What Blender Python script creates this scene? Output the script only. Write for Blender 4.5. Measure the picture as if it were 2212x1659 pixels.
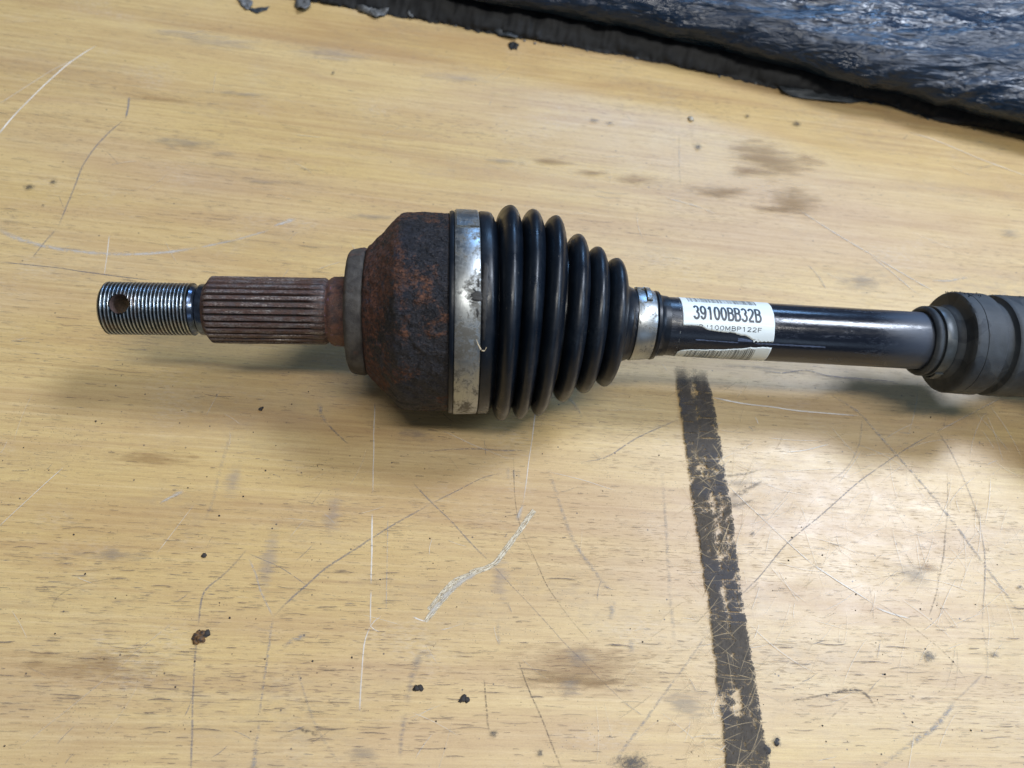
import bpy, bmesh, math, random
import numpy as np
from mathutils import Vector, Matrix, noise as mn

for _o in list(bpy.data.objects): bpy.data.objects.remove(_o, do_unlink=True)
SC = bpy.context.scene
COL = SC.collection
U = 0.001                       # all numbers below are millimetres
R = math.radians
random.seed(7)

# ------------------------------------------------------------------ camera
F, CX, CY, H = 1661.0, 1106.0, 829.5, 317.0      # focal length and centre on a 2212 px wide picture
ax = Vector((30000, -1890, -F)).normalized()      # the table's long direction, seen from the camera
ay = Vector(((3075*1890-F*F)/30000, 3075, -F)); ay = (ay - ax*ax.dot(ay)).normalized()
az = ax.cross(ay)
ROT = Matrix((ax, ay, az))                        # camera axes -> world axes
cam_d = bpy.data.cameras.new('camera'); cam = bpy.data.objects.new('camera', cam_d); COL.objects.link(cam)
cam.matrix_world = Matrix.Translation((0, 0, H*U)) @ ROT.to_4x4()
cam_d.sensor_width = 36; cam_d.lens = F/2212*36
cam_d.clip_start = 0.01; cam_d.clip_end = 30
cam_d.dof.use_dof = True; cam_d.dof.focus_distance = 0.318; cam_d.dof.aperture_fstop = 9.0
SC.camera = cam

def ray(px, py): return ROT @ Vector((px-CX, -(py-CY), -F))
def at(px, py, z=0.0):
    """where the sight line of a picture point meets the height z (mm)"""
    d = ray(px, py); t = (z-H)/d.z
    return Vector((0, 0, H)) + d*t

# ------------------------------------------------------------------ world and lamps
W = bpy.data.worlds.new('World'); SC.world = W; W.use_nodes = True
wb = W.node_tree.nodes['Background']; wb.inputs[0].default_value = (0.80, 0.88, 1.0, 1); wb.inputs[1].default_value = 0.13
SC.view_settings.view_transform = 'Standard'; SC.view_settings.look = 'None'
SC.view_settings.exposure = -0.26; SC.view_settings.gamma = 1
SC.cycles.transparent_max_bounces = 48
SC.cycles.max_bounces = 8
SC.cycles.use_denoising = True
SC.cycles.caustics_reflective = False; SC.cycles.caustics_refractive = False

def lamp(name, d, dist, sx, sy, watts, col, target=(60, 180, 40), roll=0):
    """a rectangular room lamp in direction d from the axle, dist metres away"""
    l = bpy.data.lights.new(name, 'AREA'); l.shape = 'RECTANGLE'; l.size = sx; l.size_y = sy
    l.energy = watts; l.color = col
    o = bpy.data.objects.new(name, l); COL.objects.link(o)
    dv = Vector(d).normalized()
    o.location = Vector(target)*U + dv*dist
    z = dv; x = Vector((math.cos(roll), math.sin(roll), 0)); x = (x - z*x.dot(z)).normalized(); y = z.cross(x)
    o.matrix_world = Matrix.Translation(o.location) @ Matrix((x, y, z)).transposed().to_4x4()
    return o
SPOT = ray(1830, 1120).normalized(); SPOT.z *= -1       # direction in which the varnish mirrors its bright patch
lamp('ceiling_tube_lamp', (0.10, -0.22, 0.96), 2.1, 1.2, 0.18, 29, (1.0, 0.97, 0.90), roll=R(3))
lamp('ceiling_panel_lamp', SPOT, 2.4, 0.66, 0.48, 56, (0.78, 0.86, 1.0), target=(150, 105, 0))
lamp('side_window_light', (0.83, -0.03, 0.55), 2.4, 0.34, 0.9, 24, (0.55, 0.73, 1.0), target=(40, 180, 70), roll=R(100))
lamp('window_light', (0.30, -0.90, 0.42), 2.6, 1.2, 0.6, 3.5, (0.55, 0.74, 1.0))
lamp('back_window_light', (0.2, 0.82, 0.53), 2.6, 1.0, 0.40, 32, (0.30, 0.56, 1.0), target=(250, 450, 50))

# ------------------------------------------------------------------ node helper
class NT:
    def __init__(s, name):
        s.m = bpy.data.materials.new(name); s.m.use_nodes = True
        s.t = s.m.node_tree; s.n = s.t.nodes; s.l = s.t.links
        s.b = s.n['Principled BSDF']; s.out = s.n['Material Output']
        s.tc = s.n.new('ShaderNodeTexCoord')
    def put(s, sock, v):
        if v is None: return
        if isinstance(v, bpy.types.NodeSocket): s.l.new(v, sock)
        elif isinstance(v, (tuple, list)) and sock.type == 'RGBA' and len(v) == 3: sock.default_value = (*v, 1)
        else: sock.default_value = v
    def co(s, sx=1, sy=None, sz=None, rot=(0, 0, 0), loc=(0, 0, 0), uv=False):
        """object coordinates in mm, times a frequency"""
        sy = sx if sy is None else sy; sz = sx if sz is None else sz
        m = s.n.new('ShaderNodeMapping')
        k = 1 if uv else 1000
        m.inputs['Scale'].default_value = (sx*k, sy*k, sz*k); m.inputs['Rotation'].default_value = rot
        m.inputs['Location'].default_value = loc
        s.l.new(s.tc.outputs['UV' if uv else 'Object'], m.inputs['Vector']); return m.outputs[0]
    def noise(s, v, detail=4, rough=0.55, dist=0.0, scale=1.0):
        n = s.n.new('ShaderNodeTexNoise'); n.inputs['Scale'].default_value = scale
        n.inputs['Detail'].default_value = detail; n.inputs['Roughness'].default_value = rough
        n.inputs['Distortion'].default_value = dist; s.l.new(v, n.inputs['Vector']); return n.outputs['Fac']
    def voro(s, v, out='Distance', feature='F1', rnd=1.0):
        n = s.n.new('ShaderNodeTexVoronoi'); n.feature = feature; n.inputs['Scale'].default_value = 1
        n.inputs['Randomness'].default_value = rnd
        s.l.new(v, n.inputs['Vector']); return n.outputs[out]
    def ramp(s, f, lo, hi, a=0.0, b=1.0):
        n = s.n.new('ShaderNodeMapRange'); n.clamp = True
        for k, v in (('From Min', lo), ('From Max', hi), ('To Min', a), ('To Max', b)): s.put(n.inputs[k], v)
        s.put(n.inputs['Value'], f); return n.outputs[0]
    def m2(s, op, a, b=None):
        n = s.n.new('ShaderNodeMath'); n.operation = op; s.put(n.inputs[0], a); s.put(n.inputs[1], b); return n.outputs[0]
    def mul(s, *a):
        r = a[0]
        for x in a[1:]: r = s.m2('MULTIPLY', r, x)
        return r
    def mix(s, f, a, b, mode='MIX'):
        n = s.n.new('ShaderNodeMix'); n.data_type = 'RGBA'; n.blend_type = mode
        s.put(n.inputs[0], f); s.put(n.inputs[6], a); s.put(n.inputs[7], b); return n.outputs[2]
    def attr(s, name):
        n = s.n.new('ShaderNodeAttribute'); n.attribute_name = name; return n.outputs['Fac']
    def sep(s, v):
        n = s.n.new('ShaderNodeSeparateXYZ'); s.l.new(v, n.inputs[0]); return n.outputs
    def bump(s, h, strength=0.5, dist=0.3, prev=None):
        n = s.n.new('ShaderNodeBump'); n.inputs['Strength'].default_value = strength
        n.inputs['Distance'].default_value = dist*U; s.put(n.inputs['Height'], h)
        if prev is not None: s.l.new(prev, n.inputs['Normal'])
        return n.outputs[0]
    def fin(s, col=None, rough=None, metal=None, normal=None, spec=None, alpha=None, coat=None, coat_r=None):
        for k, v in (('Base Color', col), ('Roughness', rough), ('Metallic', metal), ('Normal', normal),
                     ('Specular IOR Level', spec), ('Alpha', alpha), ('Coat Weight', coat), ('Coat Roughness', coat_r)):
            s.put(s.b.inputs[k], v)
        return s.m

# ------------------------------------------------------------------ object helpers
def link(name, me, mat=None, parent=None, smooth=True):
    o = bpy.data.objects.new(name, me); COL.objects.link(o)
    if mat: me.materials.append(mat)
    if parent: o.parent = parent
    if smooth:
        me.polygons.foreach_set('use_smooth', [True]*len(me.polygons))
    return o
def mesh(name, vs, fs, mat=None, parent=None, smooth=True):
    me = bpy.data.meshes.new(name)
    me.from_pydata([(v[0]*U, v[1]*U, v[2]*U) for v in vs], [], fs); me.update()
    return link(name, me, mat, parent, smooth)
def thing(o, label, cat, group=None):
    o['label'] = label; o['category'] = cat
    if group: o['group'] = group
    return o
def empty(name, loc=(0, 0, 0), rz=0):
    o = bpy.data.objects.new(name, None); COL.objects.link(o); o.empty_display_size = 0.02
    o.location = Vector(loc)*U; o.rotation_euler = (0, 0, rz); return o
def sharp(o, deg=35):
    me = o.data
    try: me.set_sharp_from_angle(angle=R(deg))
    except Exception: pass
    return o
def interp(x, pts):
    if x <= pts[0][0]: return pts[0][1]
    for (a, b), (c, d) in zip(pts, pts[1:]):
        if x <= c: return b + (d-b)*(x-a)/(c-a)
    return pts[-1][1]
def sstep(a, b, x):
    t = min(1, max(0, (x-a)/(b-a))); return t*t*(3-2*t)

# ------------------------------------------------------------------ the workbench top
def wood_material():
    t = NT('worn_beech_wood')
    o_ = t.sep(t.tc.outputs['Object'])                # the grain fans out slightly over the board
    yy = t.m2('ADD', o_[1], t.mul(o_[0], t.m2('ADD', t.mul(o_[1], .236), -.0199)))
    cm = t.n.new('ShaderNodeCombineXYZ'); t.l.new(o_[0], cm.inputs[0]); t.l.new(yy, cm.inputs[1])
    class _T: pass
    real = t.tc; t.tc = _T(); t.tc.outputs = {'Object': cm.outputs[0], 'UV': real.outputs['UV']}
    big = t.noise(t.co(.0035, .018), 3, .5)
    band = t.noise(t.co(.006, .05, loc=(3, 7, 0)), 4, .6, .6)
    fibre = t.noise(t.co(.05, .95), 5, .65)
    fine = t.noise(t.co(.22, 3.6), 3, .6)
    col = t.mix(t.ramp(big, .3, .7), (.58, .412, .160), (.64, .47, .212))
    col = t.mix(t.mul(t.ramp(band, .44, .68), .85), col, (.45, .285, .125))
    col = t.mix(t.mul(t.ramp(t.noise(t.co(.004, .012, loc=(11, 3, 0)), 3, .5), .48, .72), .55), col, (.53, .37, .24))
    col = t.mix(t.ramp(fibre, .38, .72, 0, .50), col, (.40, .25, .105))
    lng = t.noise(t.co(.006, .55, loc=(7, 7, 0)), 4, .7)
    col = t.mix(t.ramp(lng, .50, .72, 0, .55), col, (.36, .22, .10)); col = t.mix(t.ramp(lng, .48, .28, 0, .35), col, (.72, .55, .32))
    col = t.mix(t.ramp(fine, .52, .75, 0, .55), col, (.33, .20, .10))
    col = t.mix(t.ramp(fine, .42, .25, 0, .28), col, (.66, .49, .29))
    # beech flecks: short brown dashes lying along the grain
    dash = t.noise(t.co(.17, 1.9, loc=(5, 1, 0)), 2, .5)
    dens = t.noise(t.co(.006, .035, loc=(9, 2, 0)), 3, .6)
    thr = t.ramp(dens, .35, .68, .70, .575)
    d1 = t.ramp(t.m2('SUBTRACT', dash, thr), 0, .035)
    col = t.mix(t.mul(d1, .50), col, (.17, .105, .06))
    # grime in open pores: dark blue grey dashes, in bands and patches
    dash2 = t.noise(t.co(.085, 1.25, loc=(2, 8, 0)), 3, .62)
    dens2 = t.noise(t.co(.0045, .022, loc=(1.3, 4.1, 0)), 3, .6)
    thr2 = t.ramp(dens2, .40, .70, .76, .59)
    d2 = t.ramp(t.m2('SUBTRACT', dash2, thr2), 0, .05)
    col = t.mix(t.mul(d2, .80), col, (.065, .065, .075))
    # broad greyish soiling
    soil = t.noise(t.co(.012, .022, loc=(4, 4, 0)), 5, .65)
    soil2 = t.noise(t.co(.16, .35), 4, .7)
    sm = t.mul(t.ramp(soil, .50, .72), t.ramp(soil2, .40, .62))
    col = t.mix(t.mul(sm, .32), col, (.22, .19, .16))
    pale = t.mul(t.ramp(t.noise(t.co(.02, .03, loc=(14, 9, 0)), 4, .6), .55, .7), t.ramp(t.noise(t.co(.3, 1.1, loc=(1, 9, 2)), 3, .7), .45, .65))
    col = t.mix(t.mul(pale, .30), col, (.62, .55, .47))
    # fine pepper specks
    gr = t.noise(t.co(1.4, 5.0), 3, .7)
    col = t.mix(t.ramp(gr, .5, .8, 0, .45), col, (.30, .20, .12)); col = t.mix(t.ramp(gr, .5, .25, 0, .30), col, (.66, .53, .36))
    v = t.co(.16, .16, 1)
    sp = t.mul(t.ramp(t.voro(v), .075, .045), t.ramp(t.sep(t.voro(v, 'Color'))[0], .62, .66))
    v2 = t.co(.42, .42, 1, loc=(3.3, 1.7, 0))
    sp2 = t.mul(t.ramp(t.voro(v2), .12, .06), t.ramp(t.sep(t.voro(v2, 'Color'))[1], .80, .84))
    v3 = t.co(.85, .85, 1, loc=(7.3, 2.7, 0)); clus = t.ramp(t.noise(t.co(.012, .02, loc=(3, 3, 0)), 3, .6), .50, .62)
    sp3 = t.mul(t.ramp(t.voro(v3), .20, .10), t.ramp(t.sep(t.voro(v3, 'Color'))[2], .80, .84), clus)
    col = t.mix(t.m2('MAXIMUM', t.m2('MAXIMUM', t.mul(sp, .85), t.mul(sp2, .6)), t.mul(sp3, .7)), col, (.05, .045, .045))
    h = t.m2('ADD', t.mul(fibre, .35), t.m2('ADD', t.mul(fine, .5), t.mul(t.m2('MAXIMUM', d1, d2), -.6)))
    n = t.bump(h, .55, .10)
    n = t.bump(t.noise(t.co(.03, .05), 3, .5), .25, .5, n)
    ro = t.ramp(t.noise(t.co(.05, .08), 5, .65), .3, .7, .36, .54)
    ro = t.m2('ADD', ro, t.mul(t.m2('MAXIMUM', d1, d2), .2))
    return t.fin(col, ro, normal=n, spec=.5, coat=.38, coat_r=t.ramp(t.noise(t.co(.08, .14), 4, .65), .3, .7, .26, .42))
bm = bmesh.new()
x0, x1, y0, y1, th = -900, 1100, -350, 1050, 28
bmesh.ops.create_cube(bm, size=1)
for v in bm.verts:
    v.co = Vector(((x0+x1)/2+(x1-x0)*v.co.x, (y0+y1)/2+(y1-y0)*v.co.y, -th/2+th*v.co.z))*U
bmesh.ops.bevel(bm, geom=[e for e in bm.edges], offset=2*U, segments=2, affect='EDGES')
me = bpy.data.meshes.new('workbench_top'); bm.to_mesh(me); bm.free()
table = link('workbench_top', me, wood_material(), smooth=False); table['kind'] = 'structure'

# marks lying on the wood: each is a thin film a few hundredths of a millimetre high
_lay = [0.02]
def mark_material(name, col, col2, dens=.6, fu=.4, fv=.4, opac=.8, edge=.25, rough=.6, grain=.5, spec=.3):
    """uv.x runs along the mark in mm, uv.y across it from 0 to 1"""
    t = NT(name)
    u = t.sep(t.tc.outputs['UV'])
    e = t.m2('ABSOLUTE', t.m2('SUBTRACT', u[1], .5))
    n1 = t.noise(t.co(fu, fv), 5, .7)
    n2 = t.noise(t.co(.25, 2.2), 3, .6)
    nn = t.m2('ADD', t.mul(n1, 1-grain), t.mul(n2, grain))
    ed = t.ramp(t.m2('ADD', e, t.mul(t.m2('SUBTRACT', n1, .5), .5)), .5, .5-edge)
    a = t.mul(t.ramp(nn, .5+(dens-.5)*.42+.05, .5+(dens-.5)*.42-.04), ed, opac, t.attr('fade'))
    c = t.mix(t.noise(t.co(.7), 3, .6), col, col2)
    return t.fin(c, rough, alpha=a, spec=spec)
def smooth_line(pts, step=2.5, wob=0.0, seed=0):
    P = [Vector(p) for p in pts]; out = []
    if len(P) == 2: P = [P[0], (P[0]+P[1])/2, P[1]]
    Q = [P[0]*2-P[1]] + P + [P[-1]*2-P[-2]]
    for i in range(1, len(Q)-2):
        a, b, c, d = Q[i-1:i+3]; n = max(2, int((c-b).length/step))
        for k in range(n):
            s = k/n
            out.append(0.5*((2*b) + (c-a)*s + (2*a-5*b+4*c-d)*s*s + (3*b-a-3*c+d)*s**3))
    out.append(P[-1])
    if wob:
        out = [p + Vector((mn.noise((p.x*.08+seed, p.y*.08, 1)), mn.noise((p.x*.08, p.y*.08+seed, 5)), 0))*wob for p in out]
    return out
def ribbon_geo(pts, w0, w1, z, vs, fs, uvs, fades, fade_ends=True, jag=0.0, base_fade=1.0):
    n = len(pts); b = len(vs); L = 0
    for i, p in enumerate(pts):
        d = (pts[min(i+1, n-1)] - pts[max(i-1, 0)]); d.z = 0
        if d.length < 1e-6: d = Vector((1, 0, 0))
        d.normalize(); q = Vector((-d.y, d.x, 0)); s = i/(n-1)
        w = (w0 + (w1-w0)*s)/2
        if jag: w *= 1 + jag*mn.noise((p.x*.35, p.y*.35, z*90))
        if i: L += (p-pts[i-1]).length
        for sgn in (1, -1):
            c = p + q*w*sgn; vs.append((c.x, c.y, z)); uvs.append((L*.1, .5+.5*sgn))
            f = min(1, min(s, 1-s)*8+.1) if fade_ends else 1
            f *= base_fade*(.72+.5*mn.noise((L*.06, z*50, 3)))
            fades.append(max(0, f))
        if i: k = b+2*i; fs.append((k-2, k-1, k+1, k))
def flat_mark(name, vs, fs, uvs, fades, mat, parent=table, kind=None):
    o = mesh(name, vs, fs, mat, parent, smooth=False); me = o.data
    uv = me.uv_layers.new(name='UVMap')
    for l in me.loops: uv.data[l.index].uv = uvs[l.vertex_index]
    a = me.attributes.new('fade', 'FLOAT', 'POINT'); a.data.foreach_set('value', fades)
    if kind: o['kind'] = kind
    return o
def stroke(name, px, w0, w1, mat, wob=.5, jag=.3, fade=1.0, fade_ends=True):
    pts = [at(*p, 0) for p in px]; z = _lay[0]; _lay[0] += .004
    for p in pts: p.z = 0
    L = smooth_line(pts, 2.5, wob, len(px)+px[0][0]*.01)
    vs, fs, uvs, fd = [], [], [], []
    ribbon_geo(L, w0, w1, z, vs, fs, uvs, fd, fade_ends, jag, fade)
    return flat_mark(name, vs, fs, uvs, fd, mat)

M_white = mark_material('pale_scratch', (.86, .83, .77), (.66, .60, .52), .95, .5, .5, .95, .15, .65, .35)
M_pale = mark_material('faint_pale_scratch', (.62, .58, .52), (.50, .47, .43), .62, .35, .35, .75, .45, .6)
M_pencil = mark_material('pencil_line', (.18, .18, .20), (.28, .28, .30), .62, .8, .8, .80, .50, .5)
M_grey = mark_material('grey_rub_mark', (.27, .27, .27), (.38, .37, .36), .52, .5, .5, .62, .6, .6)
M_dark = mark_material('dark_line', (.07, .06, .055), (.13, .11, .09), .56, .8, .8, .72, .4, .55)
M_pore = mark_material('filled_wood_pore', (.085, .070, .075), (.17, .13, .11), .85, .8, .8, .85, .3, .6, .2)
M_blue = mark_material('ink_line', (.05, .07, .12), (.10, .12, .16), .85, .5, .5, .9, .3, .5)
M_smear = mark_material('grey_smear', (.25, .24, .24), (.32, .30, .29), .55, .12, .5, .50, .8, .6)
def splinter_material():
    t = NT('splintered_wood'); u = t.sep(t.tc.outputs['UV'])
    e = t.m2('ABSOLUTE', t.m2('SUBTRACT', u[1], .5))
    st = t.noise(t.co(3.5, 5.5, 1, uv=True), 3, .65); g = t.noise(t.co(1.3), 4, .75)
    a = t.mul(t.ramp(t.m2('ADD', t.mul(st, .6), t.mul(g, .4)), .38, .46), t.ramp(t.m2('ADD', e, t.mul(t.m2('SUBTRACT', g, .5), .6)), .50, .40))
    c = t.mix(t.ramp(st, .40, .62), (.40, .33, .23), (.76, .69, .54)); c = t.mix(t.ramp(t.noise(t.co(2.2), 2, .6), .60, .66), c, (.12, .11, .09))
    return t.fin(c, .8, alpha=a, normal=t.bump(st, .8, .4), spec=.25)
M_splinter = splinter_material()

ST = [  # name, material, start width, end width, picture points, strength
 ('scratch', M_white, .7, .9, [(209,98),(162,127),(109,171),(65,214),(29,251),(-8,296)], 1.3),
 ('scratch', M_white, .4, .4, [(162,127),(107,155),(60,185),(-5,226)], .8),
 ('scratch', M_pale, 3.2, 2.2, [(-5,494),(35,514),(90,530),(150,541),(230,548),(290,549),(360,545),(430,535)], 1.2),
 ('scratch', M_pale, 1.6, 1.8, [(430,535),(500,520),(545,508),(582,497)], 1.1),
 ('scratch', M_pale, 1.2, 3.6, [(590,488),(612,481),(640,472)], 1.2),
 ('scratch', M_white, .5, .4, [(236,508),(230,560),(226,596)], .8),
 ('ink_line', M_blue, .5, .45, [(-5,566),(60,572),(110,577),(170,585),(230,594),(330,606)], 1.2),
 ('pencil_line', M_pencil, 1.5, 1.3, [(279,209),(277,230),(272,255)], 1.3),
 ('pencil_line', M_pencil, 1.1, 1.1, [(272,256),(238,284),(204,320),(178,360),(164,396),(142,451),(125,491)], 1.0),
 ('pencil_line', M_pencil, 1.2, 1.0, [(122,495),(104,515),(91,530),(71,556)], .9),
 ('pencil_line', M_pencil, .4, .4, [(228,325),(245,342),(256,354)], 1.2),
 ('pencil_line', M_pencil, .4, .4, [(127,422),(140,455)], 1.1),
 ('pencil_line', M_pencil, 1.1, 1.1, [(534,1186),(504,1221),(480,1245),(443,1277),(432,1320),(428,1352)], 1.0),
 ('pencil_line', M_pencil, 1.0, 1.0, [(427,1375),(421,1428),(416,1529),(413,1670)], 1.1),
 ('pencil_line', M_pencil, .5, .5, [(537,1196),(570,1210),(605,1226),(663,1264)], 1.2),
 ('scratch', M_pale, 1.0, .9, [(537,1206),(552,1240),(564,1277),(590,1332)], .9),
 ('pencil_line', M_grey, 1.4, 1.3, [(590,1332),(580,1403),(570,1478),(562,1540)], 1.3),
 ('pencil_line', M_grey, 1.2, 3.0, [(560,1560),(552,1620),(546,1670)], 1.2),
 ('pencil_line', M_pencil, 1.2, .9, [(590,1332),(630,1292),(663,1264),(706,1226),(768,1186),(807,1160),(870,1122),(934,1087)], .95),
 ('pencil_line', M_pencil, .8, .7, [(934,1087),(990,1058),(1043,1033),(1085,1022)], .8),
 ('pencil_line', M_pencil, .8, .8, [(892,1042),(925,1078),(967,1118),(1010,1165),(1057,1212)], .9),
 ('pencil_line', M_pencil, .6, .6, [(1057,1212),(1127,1288),(1185,1350),(1231,1401),(1290,1460),(1349,1518)], .7),
 ('scratch', M_splinter, 2.4, 2.3, [(1154,1103),(1138,1124),(1122,1147),(1094,1184),(1068,1218),(1035,1233)], 2.5),
 ('scratch', M_splinter, 2.6, 2.0, [(1042,1229),(1010,1244),(980,1270),(952,1302),(919,1343)], 2.5),
 ('scratch', M_splinter, 1.6, 1.6, [(1020,1240),(985,1252),(955,1282),(925,1316)], 2.0),
 ('scratch', M_pale, 2.2, 2.4, [(1030,1236),(990,1262),(958,1292),(925,1332)], 1.3),
 ('scratch', M_white, .5, .5, [(892,1332),(905,1338),(921,1343)], 1.0),
 ('scratch', M_white, .5, .5, [(810,870),(808,940),(805,1066)], .8),
 ('scratch', M_white, .7, .7, [(804,1110),(803,1190),(802,1262)], .95),
 ('scratch', M_white, .55, .5, [(802,1275),(801,1300),(800,1352)], .7),
 ('scratch', M_white, .5, .7, [(800,1353),(790,1380),(784,1420),(777,1537)], .9),
 ('scratch', M_white, .4, .4, [(824,1329),(800,1352),(822,1366)], .9),
 ('scratch', M_pale, .5, .5, [(838,1118),(836,1220),(834,1320)], .9),
 ('scratch', M_white, .5, .5, [(1159,880),(1155,905),(1144,986),(1137,1040),(1130,1090)], .9),
 ('scratch', M_pale, 1.0, 3.0, [(1130,1090),(1124,1105),(1118,1125)], 1.0),
 ('pencil_line', M_dark, .5, .5, [(1108,977),(1113,1080),(1127,1146),(1160,1217),(1184,1269),(1231,1335),(1278,1391)], .75),
 ('scratch', M_dark, .7, .8, [(1118,1422),(1141,1485),(1174,1561),(1216,1670)], .9),
 ('scratch', M_dark, .9, .9, [(1045,1466),(1050,1520),(1057,1582)], .8),
 ('pencil_line', M_grey, 1.1, 1.5, [(1534,1358),(1490,1424),(1438,1495),(1386,1565),(1339,1631),(1318,1670)], 1.1),
 ('rub_mark', M_grey, 2.2, 2.4, [(1184,1014),(1198,1055),(1212,1099),(1228,1140),(1245,1179),(1278,1226),(1325,1288)], .95),
 ('rub_mark', M_grey, 2.0, 2.4, [(1429,1010),(1436,1100),(1443,1198),(1447,1278),(1457,1391)], .75),
 ('rub_mark', M_pencil, .8, .9, [(915,977),(960,972),(1010,970),(1070,972),(1137,974)], .8),
 ('pencil_line', M_pencil, .8, 1.0, [(1250,1000),(1306,989),(1350,962),(1391,939),(1466,906)], .95),
 ('scratch', M_white, .35, .35, [(1184,1019),(1230,1030),(1278,1043),(1330,1060)], .7),
 ('scratch', M_white, .35, .35, [(955,930),(1030,965),(1100,992)], .6),
 ('smear', M_smear, 4.5, 3.4, [(935,1420),(911,1415),(898,1440),(892,1457),(885,1490),(878,1528)], 1.3),
 ('smear', M_smear, 2.8, 2.0, [(876,1540),(868,1584),(864,1640)], 1.3),
 ('scratch', M_white, .8, .7, [(1538,859),(1600,871),(1667,880),(1730,888),(1790,893),(1855,898)], 1.1),
 ('rub_mark', M_grey, 1.6, 1.9, [(1796,854),(1835,877),(1860,897),(1908,951),(1951,999),(2016,1074),(2086,1165),(2129,1224),(2177,1289),(2220,1345)], 1.35),
 ('pencil_line', M_pencil, .7, .7, [(1597,1289),(1640,1247),(1694,1181),(1774,1112),(1855,1042),(1946,977),(2021,934)], 1.1),
 ('scratch', M_pale, .6, .6, [(2021,934),(2085,900),(2165,858)], .9),
 ('scratch', M_pale, .9, .9, [(1534,1359),(1565,1322),(1597,1289)], 1.1),
 ('rub_mark', M_pencil, .9, .8, [(2021,924),(2048,967),(2070,1010),(2091,1058),(2112,1117),(2126,1187),(2127,1251),(2121,1348)], .85),
 ('rub_mark', M_grey, 1.0, 1.2, [(2121,1348),(2131,1400),(2133,1450),(2120,1480)], .8),
 ('scratch', M_dark, .5, 1.1, [(2046,1020),(2047,1080),(2043,1144),(2036,1210),(2026,1262)], .7),
 ('scratch', M_dark, .9, .5, [(2026,1262),(2018,1296),(2006,1330)], .75),
 ('scratch', M_white, .45, .5, [(1570,1047),(1620,1095),(1672,1144),(1715,1184),(1758,1222)], 1.0),
 ('scratch', M_white, .8, .6, [(1758,1222),(1805,1252),(1855,1284),(1887,1305)], 1.3),
 ('scratch', M_white, .9, .7, [(1890,1312),(1925,1326),(1967,1337)], 1.2),
 ('scratch', M_dark, .5, .5, [(1890,1300),(1919,1316),(1984,1364),(2048,1418),(2091,1477)], .8),
 ('dark_curve', M_dark, .8, 1.5, [(1700,1514),(1725,1511),(1790,1499),(1844,1490),(1871,1501),(1892,1529)], 1.2),
 ('rub_mark', M_dark, .9, .9, [(1785,1560),(1810,1535),(1835,1512)], .55),
 ('rub_mark', M_grey, 2.2, 2.6, [(1885,1668),(1962,1611),(2016,1573),(2040,1545),(2064,1514)], 1.2),
 ('rub_mark', M_grey, 1.2, 1.4, [(2064,1514),(2095,1485),(2125,1452)], 1.1),
 ('scratch', M_white, .5, .5, [(1970,500),(1990,511),(2060,540)], .3),
 ('scratch', M_pale, 1.2, 1.3, [(1722,452),(1768,482),(1818,513),(1860,538),(1895,558)], 1.2),
 ('scratch', M_pale, 1.2, 1.0, [(1895,560),(1935,583),(1978,608),(2017,630)], 1.1),
 ('scratch', M_pale, 1.0, .9, [(1880,553),(1925,588),(1978,634)], 1.0),
 ('scratch', M_pale, 1.8, 2.0, [(2012,606),(2050,607),(2089,600)], 1.1),
 ('scratch', M_white, .7, .7, [(1962,286),(2000,297),(2039,311),(2120,345),(2225,384)], .8),
 ('rub_mark', M_grey, 1.5, 1.5, [(1950,302),(1963,290)], 1.0),
 ('pencil_line', M_grey, 1.2, 1.1, [(1466,289),(1467,350),(1469,405)], .8),
 ('pencil_line', M_grey, 1.2, 1.4, [(1744,572),(1766,596),(1786,628)], 1.1),
 ('scratch', M_pale, 1.4, 1.0, [(1440,428),(1500,445),(1545,462)], .8),
 ('smear', M_smear, 3.0, 2.2, [(1560,790),(1640,795),(1700,800),(1750,808)], 1.5),
 ('smear', M_smear, 2.6, 1.5, [(1750,810),(1800,815),(1860,822),(1950,826)], 1.2),
 ('pencil_line', M_pencil, .8, .8, [(1640,800),(1690,806),(1740,800),(1790,812),(1860,818),(1930,824)], 1.2),
 ('rub_mark', M_grey, 2.5, 2.5, [(690,868),(694,895),(706,915)], 1.1),
 ('rub_mark', M_pencil, 1.1, .8, [(706,915),(725,935),(752,960)], .9),
 ('rub_mark', M_grey, 2.0, 1.5, [(1220,850),(1245,880),(1258,905)], 1.0),
 ('scratch', M_pale, 1.6, 2.4, [(345,1088),(370,1074),(398,1060)], 1.3),
 ('scratch', M_white, .4, .4, [(-5,1142),(60,1080),(140,1008)], .7),
 ('scratch', M_pale, .5, .5, [(30,1625),(200,1490),(300,1405),(380,1340)], .55),
 ('rub_mark', M_grey, 2.4, 3.0, [(612,1398),(635,1382),(668,1370)], 1.2),
 ('rub_mark', M_dark, 1.5, 2.2, [(636,1570),(665,1580),(690,1588)], .9),
 ('rub_mark', M_grey, 1.2, 1.2, [(640,1440),(680,1560),(735,1655)], .6),
 ('rub_mark', M_grey, 2.5, 2.0, [(500,935),(478,1010),(462,1080),(440,1130)], .5),
 ('rub_mark', M_dark, .5, .5, [(110,1325),(125,1290),(180,1262),(270,1245)], .6),
 ('tape_smear', M_dark, 4.0, 1.2, [(1578,1072),(1600,1066),(1625,1052),(1648,1038)], .8),
 ('tape_smear', M_dark, 2.6, 1.0, [(1576,1092),(1605,1088),(1632,1078)], .8),
 ('tape_smear', M_dark, 2.2, .8, [(1566,1030),(1590,1026),(1618,1022),(1640,1014)], .75),
 ('tape_smear', M_dark, 1.4, .6, [(1552,965),(1556,985),(1566,1004)], .7),
 ('rub_mark', M_grey, 2.0, 2.6, [(1098,1008),(1099,1036)], 1.0),
 ('rub_mark', M_grey, 1.6, 2.0, [(1108,1006),(1111,1034)], 1.0),
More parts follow.
